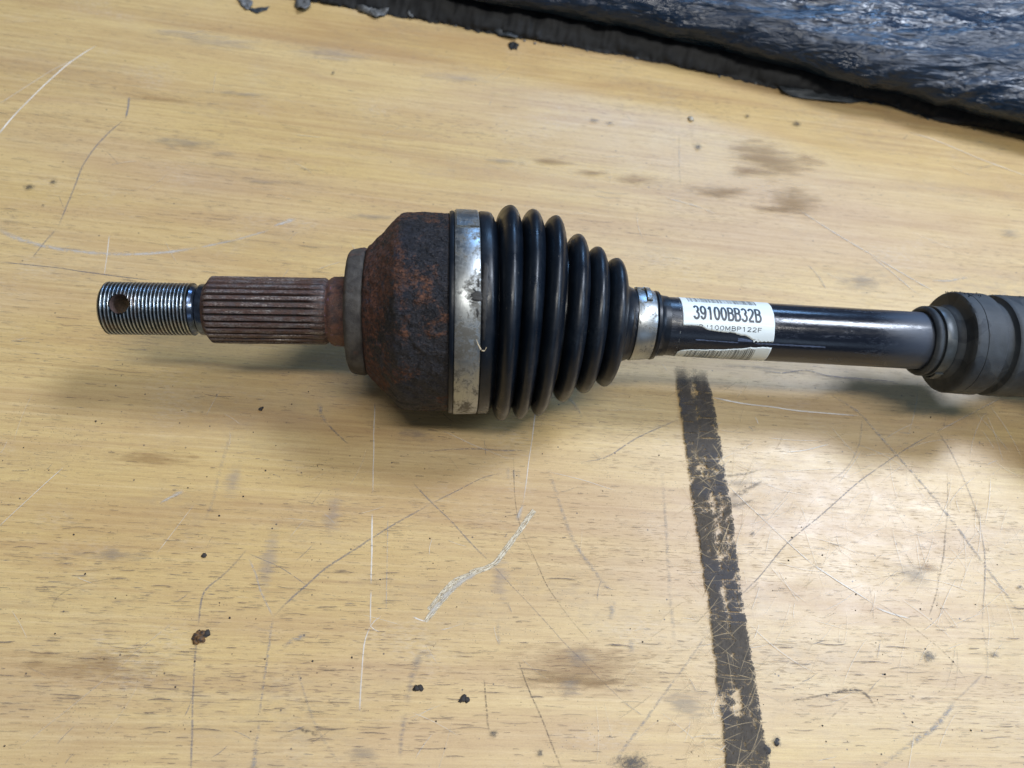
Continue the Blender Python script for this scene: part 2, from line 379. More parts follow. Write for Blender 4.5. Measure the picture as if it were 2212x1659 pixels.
 ('rub_mark', M_grey, 1.6, 1.8, [(1120,1012),(1122,1034)], .9),
 ('rub_mark', M_grey, 2.2, 1.6, [(1075,1340),(1078,1400)], .8),
 ('rub_mark', M_grey, 3.0, 3.6, [(1370,1380),(1360,1410)], .8),
 ('rub_mark', M_grey, 3.5, 2.5, [(1325,1298),(1318,1340)], .9),
 ('rub_mark', M_pencil, .9, .9, [(1790,1040),(1830,1010),(1855,960),(1862,905)], .5),
 ('scratch', M_white, .6, .5, [(1700,978),(1745,972),(1790,960)], .8),
]
for nm, mat, w0, w1, px, fd in ST: stroke(nm, px, w0, w1, mat, wob=.25, fade=fd)

# random hair scratches, too many to count
def hair(name, mat, n, region, lens, wid, ang, seed):
    rnd = random.Random(seed); vs, fs, uvs, fd = [], [], [], []
    for i in range(n):
        c = at(rnd.uniform(region[0], region[2]), rnd.uniform(region[1], region[3]), 0)
        if rnd.random() < .3: c = c + Vector((rnd.gauss(0, 25), rnd.gauss(0, 20), 0))
        a = R(rnd.gauss(ang[0], ang[1])) - (math.atan(.000236*c.y-.0199) if ang[1] < 2 else 0); L = rnd.uniform(*lens); b = rnd.uniform(-.25, .25)
        pts = []
        for k in range(7):
            s = k/6-.5; pts.append(Vector((c.x+math.cos(a+b*s)*L*s, c.y+math.sin(a+b*s)*L*s, 0)))
        ribbon_geo(pts, wid*rnd.uniform(.6, 1.3), wid*rnd.uniform(.4, 1), _lay[0], vs, fs, uvs, fd, True, .3, rnd.uniform(.3, 1))
        _lay[0] += .0002
    return flat_mark(name, vs, fs, uvs, fd, mat, kind='stuff')
hair('fine_scratches', M_white, 110, (1650, 930, 2200, 1420), (6, 34), .28, (35, 60), 1)
hair('fine_scratches', M_dark, 70, (1700, 950, 2200, 1500), (5, 22), .30, (60, 50), 2)
hair('fine_scratches', M_white, 45, (0, 850, 2212, 1659), (4, 24), .22, (60, 55), 3)
hair('fine_scratches', M_pencil, 60, (0, 900, 2212, 1659), (2, 9), .5, (0, 50), 4)
hair('fine_scratches', M_pale, 50, (0, 50, 2212, 640), (4, 20), .5, (20, 50), 5)
hair('fine_scratches', M_white, 60, (1480, 900, 1640, 1659), (4, 16), .30, (45, 40), 15)
hair('grain_grime', M_pore, 230, (0, 40, 2212, 800), (4, 22), .30, (0, 1.2), 6)
hair('grain_grime', M_pore, 900, (0, 780, 2212, 1659), (1.5, 6), .36, (0, 1.6), 7)
hair('grain_grime', M_pore, 200, (0, 1380, 2212, 1600), (4, 14), .50, (0, 1.4), 8)
hair('grain_grime', M_pore, 160, (0, 150, 700, 700), (3, 16), .38, (0, 1.2), 9)
hair('grain_grime', M_pore, 160, (0, 1120, 900, 1330), (3, 9), .42, (0, 1.5), 10)
hair('grain_grime', M_pore, 120, (1450, 1150, 2212, 1659), (2, 9), .40, (0, 1.5), 11)

# soft stains
def stain_material(name, col, opac, freq=(.08, .3), dens=.55):
    t = NT(name)
    n = t.noise(t.co(*freq), 5, .65)
    f2 = t.noise(t.co(freq[0]*2.2, freq[1]*4.5, 1, loc=(6, 2, 0)), 4, .7)
    n = t.m2('ADD', t.mul(n, .55), t.mul(f2, .55))
    a = t.mul(t.ramp(t.m2('ADD', t.mul(t.m2('SUBTRACT', n, .5), 2.6), t.mul(t.attr('fade'), .75)), .62-dens*.5, 1.15-dens*.5), opac)
    a = t.mul(a, t.ramp(t.attr('fade'), 0, .25))
    return t.fin(col, .5, alpha=a, spec=.5)
def stain(name, px, py, rx, ry, mat, rot=0):
    """rx, ry in mm"""
    c = at(px, py, 0); vs, fs, fd = [(0, 0)], [], [1.0]; z = _lay[0]; _lay[0] += .004
    nr, na = 7, 28
    for i in range(1, nr+1):
        for k in range(na):
            a = 2*math.pi*k/na; q = i/nr*(1+.25*mn.noise((math.cos(a)*1.5+px, math.sin(a)*1.5, py)))
            x, y = math.cos(a)*rx*q, math.sin(a)*ry*q
            vs.append((x*math.cos(rot)-y*math.sin(rot), x*math.sin(rot)+y*math.cos(rot))); fd.append(1-i/nr)
    for k in range(na): fs.append((0, 1+k, 1+(k+1) % na))
    for i in range(nr-1):
        for k in range(na):
            a = 1+i*na+k; b = 1+i*na+(k+1) % na; fs.append((a, a+na, b+na, b))
    return flat_mark(name, [(c.x+x, c.y+y, z) for x, y in vs], fs, [(x*.1, y*.1) for x, y in vs], fd, mat)
S_oil = stain_material('oil_stain', (.31, .19, .070), .62, (.03, .16), .62)
S_brown = stain_material('brown_stain', (.28, .15, .055), .38, (.08, .5))
S_grey = stain_material('grey_soiling', (.22, .20, .19), .34, (.1, .5))
S_dot = stain_material('black_blot', (.03, .03, .035), .85, (.9, .9), .45)
S_lilac = stain_material('faded_ink', (.28, .27, .32), .26, (.06, .5))
for a in [('stain', 1655, 348, 34, 22, S_oil), ('stain', 1375, 389, 19, 6, S_brown), ('stain', 1275, 375, 14, 4, S_oil),
          ('stain', 1751, 347, 13, 5, S_brown), ('stain', 1610, 372, 14, 5, S_brown), ('stain', 1560, 415, 26, 5, S_oil),
          ('stain', 1715, 440, 26, 15, S_oil), ('stain', 1660, 452, 18, 4, S_oil), ('stain', 1180, 350, 18, 3, S_oil),
          ('stain', 1090, 350, 14, 2.4, S_grey), ('stain', 2180, 505, 9, 5, S_grey), ('stain', 1860, 610, 16, 8, S_grey),
          ('stain', 1240, 1470, 30, 5, S_oil),
          ('stain', 1973, 1240, 13, 8, S_grey), ('stain', 2005, 1225, 8, 3, S_brown),
          ('stain', 400, 310, 28, 7, S_grey), ('stain', 480, 95, 34, 9, S_lilac), ('stain', 720, 120, 30, 8, S_lilac),
          ('stain', 400, 75, 30, 5, S_lilac), ('stain', 980, 170, 28, 5, S_lilac), ('stain', 570, 395, 16, 2.5, S_grey), ('stain', 800, 470, 20, 3, S_grey),
          ('stain', 520, 205, 30, 2.5, S_grey), ('stain', 340, 215, 26, 2.6, S_brown), ('stain', 480, 335, 12, 2.5, S_grey),
          ('stain', 900, 940, 14, 5, S_grey), ('stain', 505, 1040, 6, 12, S_lilac), ('stain', 580, 1220, 5, 22, S_lilac), ('stain', 720, 1110, 5, 16, S_lilac), ('stain', 1080, 1250, 6, 12, S_lilac), ('stain', 250, 1200, 20, 4, S_grey), ('stain', 200, 1440, 40, 9, S_brown), ('stain', 1260, 1440, 46, 14, S_brown), ('stain', 330, 990, 30, 6, S_brown), ('stain', 1480, 1520, 14, 9, S_grey), ('stain', 2005, 1418, 4.5, 3.5, S_dot), ('stain', 1368, 1648, 11, 5.5, S_dot),
          ('stain', 785, 1630, 9, 4, S_grey), ('stain', 1250, 1420, 9, 5, S_grey), ('stain', 1230, 1485, 7, 6, S_grey),
          ('stain', 1590, 1085, 11, 5, S_grey), ('stain', 1610, 1045, 10, 3, S_grey),
          ('blot', 117, 395, 3.0, 2.6, S_dot), ('blot', 66, 406, 4.4, 2.8, S_dot), ('blot', 95, 446, 1.3, 1, S_dot),
          ('blot', 1721, 270, 4.5, 3.6, S_dot), ('blot', 1508, 319, 3.2, 4.2, S_dot), ('blot', 1613, 253, 2.4, 2.2, S_dot),
          ('blot', 1283, 262, 4.6, 1.6, S_dot), ('blot', 1316, 268, 3.4, 1.4, S_dot), ('blot', 720, 160, 2, 1.8, S_dot),
          ('blot', 1624, 1153, 1.8, 1.6, S_dot), ('blot', 1650, 1620, 5.2, 4.2, S_dot), ('blot', 1677, 1602, 2.4, 3.2, S_dot),
          ('blot', 2201, 1270, 1.6, 1.8, S_dot), ('blot', 2147, 1415, 3.6, 1.8, S_dot), ('blot', 1970, 1505, 1.2, 1, S_dot),
          ('blot', 1065, 1692, 2, 2, S_dot), ('blot', 1167, 1627, 1.8, 2.4, S_dot), ('blot', 960, 1690, 1, 1, S_dot),
          ('blot', 1602, 1500, 1.8, 1.4, S_dot), ('blot', 1067, 1585, 2.6, 2, S_dot)]:
    stain(a[0], a[1], a[2], a[3], a[4], a[5])

# the worn strip of brown tape glue
def tape():
    t = NT('tape_glue_residue')
    s = t.sep(t.tc.outputs['UV'])
    e = t.m2('ABSOLUTE', t.m2('SUBTRACT', s[1], .5))
    big = t.noise(t.co(.10, .045), 4, .6, .5)
    mid = t.noise(t.co(.55, .35, rot=(0, 0, .4)), 6, .75)
    fin = t.noise(t.co(1.8, 1.1), 3, .7)
    mid_wear = t.ramp(e, .16, .0, 0, .065)
    w = t.m2('ADD', t.mul(big, .42), t.m2('ADD', t.mul(mid, .48), t.m2('ADD', t.mul(fin, .16), mid_wear)))
    edge = t.m2('ADD', e, t.m2('ADD', t.mul(t.m2('SUBTRACT', mid, .5), .38), t.mul(t.m2('SUBTRACT', fin, .5), .16)))
    a = t.mul(t.ramp(w, .608, .565), t.ramp(edge, .49, .455), t.attr('fade'))
    sc_ = t.noise(t.co(.05, 1.3, rot=(0, 0, .9)), 3, .6, .3); sc2 = t.noise(t.co(.05, 1.1, rot=(0, 0, -.35), loc=(4, 1, 0)), 3, .6, .3)
    a = t.mul(a, t.ramp(sc_, .645, .625, .1, 1), t.ramp(sc2, .65, .63, .1, 1), t.ramp(fin, .64, .60, .2, 1))
    c = t.mix(t.ramp(mid, .35, .65), (.045, .036, .028), (.085, .070, .055))
    c = t.mix(t.mul(t.ramp(t.noise(t.co(.03, .05, loc=(8, 0, 0)), 3, .5), .5, .62), .7), c, (.052, .052, .062))
    return t.fin(c, .62, alpha=t.mul(a, .96), normal=t.bump(mid, .6, .2), spec=.25)
TL = [(1455,792),(1473,924),(1487,1026),(1500,1117),(1516,1224),(1533,1332),(1546,1466),(1559,1574),(1570,1690)]
TR = [(1527,803),(1551,924),(1567,1026),(1583,1117),(1595,1224),(1610,1332),(1632,1466),(1649,1574),(1667,1690)]
vs, fs, uvs, fd = [], [], [], []
Lp = smooth_line([at(*p, 0) for p in TL], 3); Rp = smooth_line([at(*p, 0) for p in TR], 3)
NN = 120
for i in range(NN+1):
    q = i/NN; a = Lp[min(len(Lp)-1, int(q*(len(Lp)-1)))]; b = Rp[min(len(Rp)-1, int(q*(len(Rp)-1)))]
    for k in range(9):
        p = a.lerp(b, k/8); vs.append((p.x, p.y, .9)); uvs.append((q*20, k/8)); fd.append(min(1, q*14+.1*(k % 3)))
    if i:
        for k in range(8):
            c = i*9+k; fs.append((c-9, c-8, c+1, c))
vs = [(x, y, _lay[0]+.01) for x, y, _ in vs]; _lay[0] += .05
flat_mark('tape_residue', vs, fs, uvs, fd, tape())

M_bare = mark_material('bare_wood_scratch', (.50, .37, .20), (.62, .48, .30), .9, .8, .8, .9, .3, .6, .3)
hair('fine_scratches', M_bare, 150, (1470, 820, 1640, 1659), (4, 20), .30, (38, 30), 21)
hair('fine_scratches', M_bare, 60, (1480, 950, 1650, 1659), (4, 14), .35, (-50, 25), 22)

# crumbs of dirt lying about: too many to count, except the big ones
def lump(bm, c, r, seed, sq=.6):
    ret = bmesh.ops.create_icosphere(bm, subdivisions=1 if r < .7 else 2, radius=1)
    for v in ret['verts']:
        n = v.co.copy(); k = 1+.45*mn.noise(n*1.6+Vector((seed, 0, 0)))
        v.co = Vector((c[0]+n.x*r*k, c[1]+n.y*r*k, c[2]+max(-.1, n.z*r*k*sq)))*U
def crumbs(name, n, region, rr, mat, seed, kind='stuff'):
    bm = bmesh.new(); rnd = random.Random(seed)
    for i in range(n):
        c = at(rnd.uniform(region[0], region[2]), rnd.uniform(region[1], region[3]), 0)
        r = rr[0]*(rr[1]/rr[0])**(rnd.random()**2.2)
        lump(bm, (c.x, c.y, r*.25), r, rnd.uniform(0, 99))
    me = bpy.data.meshes.new(name); bm.to_mesh(me); bm.free()
    o = link(name, me, mat); o['kind'] = kind; return o
tm = NT('dark_dirt'); M_dirt = tm.fin(tm.mix(tm.noise(tm.co(.5), 3), (.018, .018, .02), (.05, .04, .032)), .8)
o = crumbs('dirt_crumbs', 230, (0, 820, 2212, 1659), (.13, .45), M_dirt, 3); o['label'] = 'scattered dark specks of dirt on the wood'
bm = bmesh.new(); rnd = random.Random(5)
for i in range(70):
    g = rnd.choice([(470, 1350), (430, 1500), (720, 1450), (330, 1290), (900, 1390), (1950, 1330), (2000, 1500), (560, 1440), (130, 900), (2120, 960)])
    c = at(rnd.gauss(g[0], 70), rnd.gauss(g[1], 50), 0); r = .15+.35*rnd.random()**3
    lump(bm, (c.x, c.y, r*.2), r, rnd.uniform(0, 99))
me = bpy.data.meshes.new('dirt_crumbs'); bm.to_mesh(me); bm.free()
o = link('dirt_crumbs', me, M_dirt); o['kind'] = 'stuff'; o['label'] = 'denser clusters of small dark dirt specks'
tm = NT('rust_brown_crumb')
M_rcr = tm.fin(tm.mix(tm.ramp(tm.noise(tm.co(.8), 3, .7), .4, .6), (.03, .02, .016), (.16, .08, .025)), .7)
def crumb_thing(name, parts, label, cat):
    bm = bmesh.new()
    for j, (px, py, r) in enumerate(parts):
        r *= .8; c = at(px, py, 0); lump(bm, (c.x, c.y, r*.25), r, j*3.1+px)
    me = bpy.data.meshes.new(name); bm.to_mesh(me); bm.free()
    m = M_rcr if 'rust' in name else M_dirt
    return thing(link(name, me, m), label, cat)
crumb_thing('rust_crumb', [(426, 1374, 1.9), (434, 1380, 2.2), (424, 1386, 1.7), (438, 1369, 1.6), (430, 1366, 1.2), (419, 1379, 1.1), (440, 1384, 1.0)],
            'brown crumbly rust flake on the pencil line at lower left', 'crumb')
crumb_thing('dirt_crumb', [(447, 1369, 1.5), (449, 1364, 1.0), (444, 1373, 1.1)], 'small black crumb touching the brown rust flake', 'crumb')
crumb_thing('dirt_crumb', [(900, 1487, 1.5), (907, 1485, 1.4), (911, 1489, .9), (894, 1489, .8)], 'black dirt crumb beside the grey smear, bottom middle', 'crumb')
crumb_thing('dirt_crumb', [(1000, 1510, 1.6), (1008, 1512, 1.4), (1003, 1505, 1.1), (994, 1514, .9)], 'black clover shaped dirt crumb right of the grey smear', 'crumb')
crumb_thing('dirt_crumb', [(441, 1200, 1.35)], 'round black dirt pellet left of the pencil fork', 'crumb')
crumb_thing('dirt_crumb', [(563, 884, 1.2), (567, 881, .8)], 'black dirt pellet below the threaded end', 'crumb')
crumb_thing('dirt_crumb', [(1651, 1616, 1.8), (1658, 1622, 1.5), (1645, 1624, 1.2)], 'largest black dirt crumb, on the right edge of the tape strip', 'crumb')
crumb_thing('dirt_crumb', [(1677, 1606, 1.2), (1679, 1598, .9)], 'small black dirt crumb just right of the largest one', 'crumb')

# ------------------------------------------------------------------ the drive axle
HZ = 46.0                                   # height of its centre line
ROOT_XY = (-22.9, 177.6)
A1 = R(3.634); B1 = R(-2.594)
axle = empty('drive_axle', (ROOT_XY[0], ROOT_XY[1], 0), A1)
thing(axle, 'rusty drive axle with black rubber bellows, silver clamps and a threaded end', 'drive axle')

TILT = [(28, 0), (36, 2.1), (45, 3.3), (54, 5.0), (65, 5.5), (83, 5.5), (96, 4.8), (112, 3.2), (150, 2.59), (999, 2.59)]
SMAP = [(-200, -207), (-120, -125.3), (-88.3, -90.8), (-81.2, -83.2), (-38.7, -38.8), (-22, -21.3), (13.3, 13.6), (14.1, 14.5), (23.6, 24), (28.7, 28.65), (36, 36.2), (45.2, 44.8), (54.3, 53.7), (64.4, 63.6), (73.1, 71.9), (81.8, 80), (93.6, 90), (101.9, 97.8), (160, 147.3), (236, 215.8), (240, 219.5), (246.5, 224.2), (250.4, 228.2), (273.6, 242.2), (500, 450)]
SINV = [(b, a) for a, b in SMAP]
RK = [(-120, 1.024), (-60, 1.02), (-22, 1.01), (13, .995), (23.6, .99), (36, .985), (54, .977), (64, .967), (82, .96), (94, .962), (103, .945), (236, .945), (250, .915), (330, .90)]
OFF = [(24, 0), (36, .06), (45, .22), (54, .43), (65, .66), (74, .82), (83, .97), (90, 1), (999, 1)]
def P(s, r, ph, bent=True):
    """point at station s (mm from the joint), radius r, angle ph (0 = away, 90 deg = up)"""
    if bent and s > 24:
        b = -R(interp(s, TILT)); off = -interp(s, OFF)*s*math.sin(-B1)
    else: b, off = 0.0, 0.0
    c, sn = math.cos(b), math.sin(b)
    r = r*interp(s, RK); s = interp(s, SMAP)
    y = r*math.cos(ph); z = r*math.sin(ph)
    return (s*(math.cos(B1) if s > 60 else 1) - sn*y, off + c*y, HZ+z)
def lathe(name, prof, mat, parent=None, nseg=96, bent=True, disp=None, closed=False, attr=None, caps=False, ph0=0, ph1=2*math.pi):
    full = abs(ph1-ph0-2*math.pi) < 1e-6
    n = nseg if full else nseg+1
    vs, fs, at_ = [], [], []
    for (s, r) in prof:
        for k in range(n):
            ph = ph0+(ph1-ph0)*k/nseg; rr = r
            if disp:
                d = disp(s, r, ph)
                if isinstance(d, tuple): d, av = d; at_.append(av)
                rr = r+d
            vs.append(P(s, rr, ph, bent))
    m = len(prof)
    for i in range(m if closed else m-1):
        j = (i+1) % m
        for k in range(nseg):
            k2 = (k+1) % n
            fs.append((i*n+k, i*n+k2, j*n+k2, j*n+k))
    if caps and full:
        fs.append(tuple(range(n))[::-1] if False else tuple(range(n))); fs.append(tuple((m-1)*n+k for k in range(n))[::-1])
    o = mesh(name, vs, fs, mat, parent or axle)
    bm = bmesh.new(); bm.from_mesh(o.data); bmesh.ops.recalc_face_normals(bm, faces=bm.faces); bm.to_mesh(o.data); bm.free()
    if at_:
        a = o.data.attributes.new('wear', 'FLOAT', 'POINT'); a.data.foreach_set('value', at_)
    sharp(o, 40)
    return o
def dense(prof, step):
    out = []
    for (a, b), (c, d) in zip(prof, prof[1:]):
        n = max(1, int(math.hypot(c-a, d-b)/step))
        out += [(a+(c-a)*k/n, b+(d-b)*k/n) for k in range(n)]
    return out+[prof[-1]]
def rounded(prof, r, n=4):
    """rounds the inner corners of a profile"""
    out = [prof[0]]
    for a, b, c in zip(prof, prof[1:], prof[2:]):
        A, Bv, C_ = Vector(a), Vector(b), Vector(c)
        l = min(r, (A-Bv).length*.45, (C_-Bv).length*.45)
        p, q = Bv+(A-Bv).normalized()*l, Bv+(C_-Bv).normalized()*l
        for k in range(n+1):
            s = k/n; out.append(tuple((p*(1-s)+Bv*s)*(1-s)+(Bv*(1-s)+q*s)*s))
    return out+[prof[-1]]

# materials of the axle
def m_thread():
    t = NT('machined_thread_steel')
    g = t.noise(t.co(.9, .9, .9), 4, .7)
    s = t.sep(t.tc.outputs['Object'])
    wear = t.attr('wear')
    c = t.mix(t.ramp(wear, .45, .95), (.022, .030, .036), (.50, .55, .58))
    c = t.mix(t.mul(t.ramp(g, .52, .66), .7), c, (.05, .055, .06))
    c = t.mix(t.mul(t.ramp(t.noise(t.co(.12), 3), .5, .65), .30), c, (.20, .13, .09))
    return t.fin(c, t.ramp(g, .3, .7, .20, .42), .92, normal=t.bump(g, .35, .1))
def m_spline():
    t = NT('rusty_splined_steel')
    n = t.noise(t.co(.10, .5, .5), 5, .68); f = t.noise(t.co(1.2, 2.2, 2.2), 4, .7)
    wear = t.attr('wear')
    k = t.mul(t.ramp(wear, .55, .9), t.ramp(n, .47, .62), t.ramp(f, .42, .60))
    c = t.mix(t.ramp(f, .35, .7), (.030, .018, .016), (.105, .050, .036))
    c = t.mix(t.mul(t.ramp(t.noise(t.co(.3), 3), .5, .62), .55), c, (.055, .048, .055))
    c = t.mix(t.mul(k, .8), c, (.34, .32, .31))
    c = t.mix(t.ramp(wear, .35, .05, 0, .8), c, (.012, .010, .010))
    return t.fin(c, t.ramp(k, 0, 1, .62, .36), t.mul(k, .9), normal=t.bump(f, .6, .25))
def m_rust():
    t = NT('flaking_rusty_casting')
    x = t.sep(t.tc.outputs['Object'])[0]            # metres, 0 at the joint centre
    pat = t.noise(t.co(.060, .055, .055), 4, .6, .5)
    pat2 = t.noise(t.co(.17, .2, .2, loc=(5, 5, 5)), 5, .7, .3)
    f = t.noise(t.co(1.1), 5, .75); ff = t.noise(t.co(3.2), 3, .7)
    left = t.ramp(x, .000, -.022)
    r1 = t.m2('ADD', t.mul(pat, .6), t.m2('ADD', t.mul(pat2, .42), t.m2('ADD', t.mul(left, .16), t.mul(t.m2('SUBTRACT', f, .5), .24))))
    rust = t.mul(t.ramp(r1, .54, .60), t.ramp(t.noise(t.co(.6, .6, .6, loc=(1, 5, 5)), 4, .75), .36, .52))
    base = t.mix(t.ramp(pat2, .35, .7), (.007, .008, .012), (.026, .024, .029))
    base = t.mix(t.mul(t.ramp(f, .52, .72), .75), base, (.10, .085, .08)); base = t.mix(t.ramp(f, .45, .30, 0, .8), base, (.004, .004, .006))
    blue = t.mul(left, .8, t.ramp(t.noise(t.co(.11, .11, .11, loc=(2, 7, 1)), 4, .6), .50, .60), .6)
    base = t.mix(blue, base, (.075, .075, .13))
    rc = t.mix(t.ramp(f, .38, .62), (.036, .019, .016), (.17, .070, .036))
    rc = t.mix(t.mul(t.ramp(ff, .55, .70), .7), rc, (.36, .17, .075))
    rc = t.mix(t.mul(left, .5), rc, (.11, .042, .034))
    c = t.mix(t.mul(rust, .9), base, rc)
    c = t.mix(t.ramp(ff, .74, .8, 0, .6), c, (.35, .30, .28))
    fl_ = t.ramp(t.noise(t.co(.28, .35, .35, loc=(9, 9, 1)), 4, .7), .47, .53)
    c = t.mix(t.mul(t.m2('SUBTRACT', 1.0, fl_), .35), c, (.010, .008, .008))
    h = t.m2('ADD', t.m2('ADD', t.mul(f, .6), t.mul(fl_, .5)), t.m2('ADD', t.mul(ff, .25), t.mul(pat2, .8)))
    return t.fin(c, t.ramp(rust, 0, 1, .62, .9), normal=t.bump(h, 1.0, 1.3), spec=.35)
def m_flange():
    t = NT('dusty_grey_ring')
    n = t.noise(t.co(.16), 5, .68); f = t.noise(t.co(1.5), 4, .7)
    c = t.mix(t.ramp(n, .35, .65), (.032, .029, .028), (.078, .072, .066))
    c = t.mix(t.mul(t.ramp(t.noise(t.co(.1, .1, .1, loc=(3, 0, 9)), 4, .6), .56, .66), .7), c, (.085, .042, .034))
    cr = t.voro(t.co(.16, .12, .12), 'Distance', 'DISTANCE_TO_EDGE')
    return t.fin(c, .85, normal=t.bump(t.m2('ADD', f, t.mul(n, 2)), .7, .35), spec=.3)
def m_stub():
    t = NT('rusty_neck')
    n = t.noise(t.co(.25), 5, .7); f = t.noise(t.co(1.6), 4, .7)
    c = t.mix(t.ramp(n, .38, .62), (.05, .032, .034), (.14, .060, .040))
    c = t.mix(t.ramp(f, .55, .72, 0, .6), c, (.22, .15, .13))
    c = t.mix(t.mul(t.ramp(t.noise(t.co(.35, .35, .35, loc=(8, 2, 2)), 4, .7), .60, .68), .6), c, (.24, .15, .30))
    return t.fin(c, .6, t.ramp(n, .5, .3, 0, .3), normal=t.bump(f, .8, .4))
def m_rubber():
    t = NT('black_rubber')
    d = t.noise(t.co(.05), 4, .6); f = t.noise(t.co(1.2), 3, .6); sc = t.noise(t.co(.7, .12, .12), 4, .7)
    dust = t.mul(t.ramp(d, .45, .68), t.ramp(f, .35, .7))
    c = t.mix(t.mul(dust, .55), (.0025, .0055, .011), (.022, .030, .042))
    v = t.co(.45, .45, .45)
    sp = t.mul(t.ramp(t.voro(v), .10, .05), t.ramp(t.sep(t.voro(v, 'Color'))[0], .91, .94))
    c = t.mix(t.mul(sp, .7), c, (.30, .28, .25))
    ro = t.ramp(t.noise(t.co(.09, .13, .13), 5, .65), .35, .68, .27, .48)
    n = t.bump(t.m2('ADD', f, t.mul(sc, 1.5)), .22, .12)
    n = t.bump(t.noise(t.co(.10), 3), .18, .9, n)
    return t.fin(c, ro, normal=n, spec=.38)
def m_band(lo=.50, name='stained_steel_band'):
    t = NT(name)
    d = t.noise(t.co(.11, .09, .09), 6, .72, .5); f = t.noise(t.co(.8), 4, .75); br = t.noise(t.co(6, .25, .25), 3, .6)
    dirt = t.ramp(t.m2('ADD', t.mul(d, .72), t.mul(f, .30)), lo, lo+.075)
    c = t.mix(t.ramp(br, .3, .7), (.30, .32, .33), (.42, .44, .445))
    c = t.mix(t.mul(dirt, .82), c, (.085, .075, .055))
    return t.fin(c, t.m2('ADD', t.ramp(f, .3, .7, .32, .44), t.mul(dirt, .25)), t.ramp(dirt, 0, 1, 1, .55),
                 normal=t.bump(t.m2('ADD', t.mul(br, .5), t.mul(dirt, .6)), .3, .12))
def m_shaft():
    t = NT('black_painted_shaft')
    n = t.noise(t.co(.03, .14, .14), 5, .65); f = t.noise(t.co(.5, 1.4, 1.4), 4, .7)
    x = t.sep(t.tc.outputs['Object'])[0]
    end = t.ramp(x, .190, .212)
    dust = t.m2('MAXIMUM', t.mul(t.ramp(n, .52, .70), t.ramp(f, .42, .62)), t.mul(end, t.ramp(n, .25, .5), 1.3))
    c = t.mix(t.mul(dust, .5), (.006, .009, .017), (.05, .068, .105))
    left = t.ramp(x, .150, .143)
    ro = t.m2('ADD', t.ramp(f, .3, .7, .13, .24), t.m2('ADD', t.mul(dust, .3), t.mul(left, .12)))
    return t.fin(c, ro, normal=t.bump(f, .22, .12), spec=.55)
def m_damper():
    t = NT('dusty_damper_rubber')
    n = t.noise(t.co(.09), 5, .6); v = t.voro(t.co(.085, .10, .10), 'Color'); f = t.noise(t.co(1.2), 4, .7)
    c = t.mix(t.ramp(n, .38, .62), (.013, .018, .026), (.036, .045, .056))
    c = t.mix(t.ramp(t.sep(v)[0], .55, .58, 0, .35), c, (.070, .080, .090))
    c = t.mix(t.ramp(f, .68, .74, 0, .6), c, (.01, .01, .012))
    cr = t.noise(t.co(.06, .5, .5, loc=(4, 4, 4)), 4, .7)
    return t.fin(c, .62, normal=t.bump(t.m2('ADD', t.mul(f, .4), t.mul(t.sep(v)[0], .25)), .5, .4), spec=.4)
def plain(name, col, rough, metal=0, var=.3, freq=.4, bmp=.2):
    t = NT(name); n = t.noise(t.co(freq), 4, .65)
    return t.fin(t.mix(t.ramp(n, .3, .7), tuple(c*(1-var) for c in col), tuple(c*(1+var) for c in col)), rough, metal,
                 normal=t.bump(n, bmp, .2))
MT, MS, MR, MF, MN = m_thread(), m_spline(), m_rust(), m_flange(), m_stub()
MB, MC, MSH, MD = m_rubber(), m_band(), m_shaft(), m_damper()
M_black = plain('black_grease', (.004, .004, .005), .55, 0, .3, .8, .5)
M_blued = plain('blued_groove', (.10, .13, .19), .22, .95, .5, .3)

# threaded end with its cross hole
S0t, S1t = -120.0, -88.3; pitch = 1.33; RT = 10.45
def thr(s, r, ph):
    w = ((s-S0t)/pitch - ph/(2*math.pi)) % 1.0
    tri = abs(w*2-1)                                  # 1 at the crest, 0 in the root
    amp = .60*sstep(S0t+.8, S0t+2.4, s)*(1-sstep(S1t-2.0, S1t-.4, s))
    h = tri
    return (-amp*(1-min(1, h*1.15)) + .03*mn.noise((s, ph*6, 1)), h)
nT = int((S1t-S0t)/pitch*8)
prof = [(S0t+.1, 0.01), (S0t+.1, 6.0), (S0t, 6.2), (S0t, 8.9), (S0t+1.0, RT-.15)] + [(S0t+1.0+(S1t-S0t-1.0)*k/nT, RT) for k in range(1, nT+1)] + [(S1t+.01, 4), (S1t+.01, .01)]
vs, fs = [], []
thread = lathe('threaded_end', prof, MT, nseg=110, bent=False, disp=lambda s, r, ph: thr(s, r, ph) if r > 9.5 else (0, .9), caps=True)
# drill the split-pin hole
hole_s, hole_ph = -116.4, R(113)
bmc = bmesh.new()
bmesh.ops.create_cone(bmc, cap_ends=True, segments=40, radius1=3.9*U, radius2=3.9*U, depth=60*U)
mec = bpy.data.meshes.new('drill'); bmc.to_mesh(mec); bmc.free()
cut = bpy.data.objects.new('drill', mec); COL.objects.link(cut)
dirv = Vector((0, math.cos(hole_ph), math.sin(hole_ph)))
cut.matrix_world = axle.matrix_basis @ Matrix.Translation((hole_s*U, 0, HZ*U)) @ dirv.to_track_quat('Z', 'Y').to_matrix().to_4x4()
bpy.context.view_layer.update()
mod = thread.modifiers.new('b', 'BOOLEAN'); mod.operation = 'DIFFERENCE'; mod.object = cut; mod.solver = 'EXACT'
dg = bpy.context.evaluated_depsgraph_get()
newme = bpy.data.meshes.new_from_object(thread.evaluated_get(dg), preserve_all_data_layers=True, depsgraph=dg)
thread.modifiers.clear()
if len(newme.polygons) > 1000:
    thread.data = newme
    if not newme.materials: newme.materials.append(MT)
bpy.data.objects.remove(cut, do_unlink=True)
sharp(thread, 50)
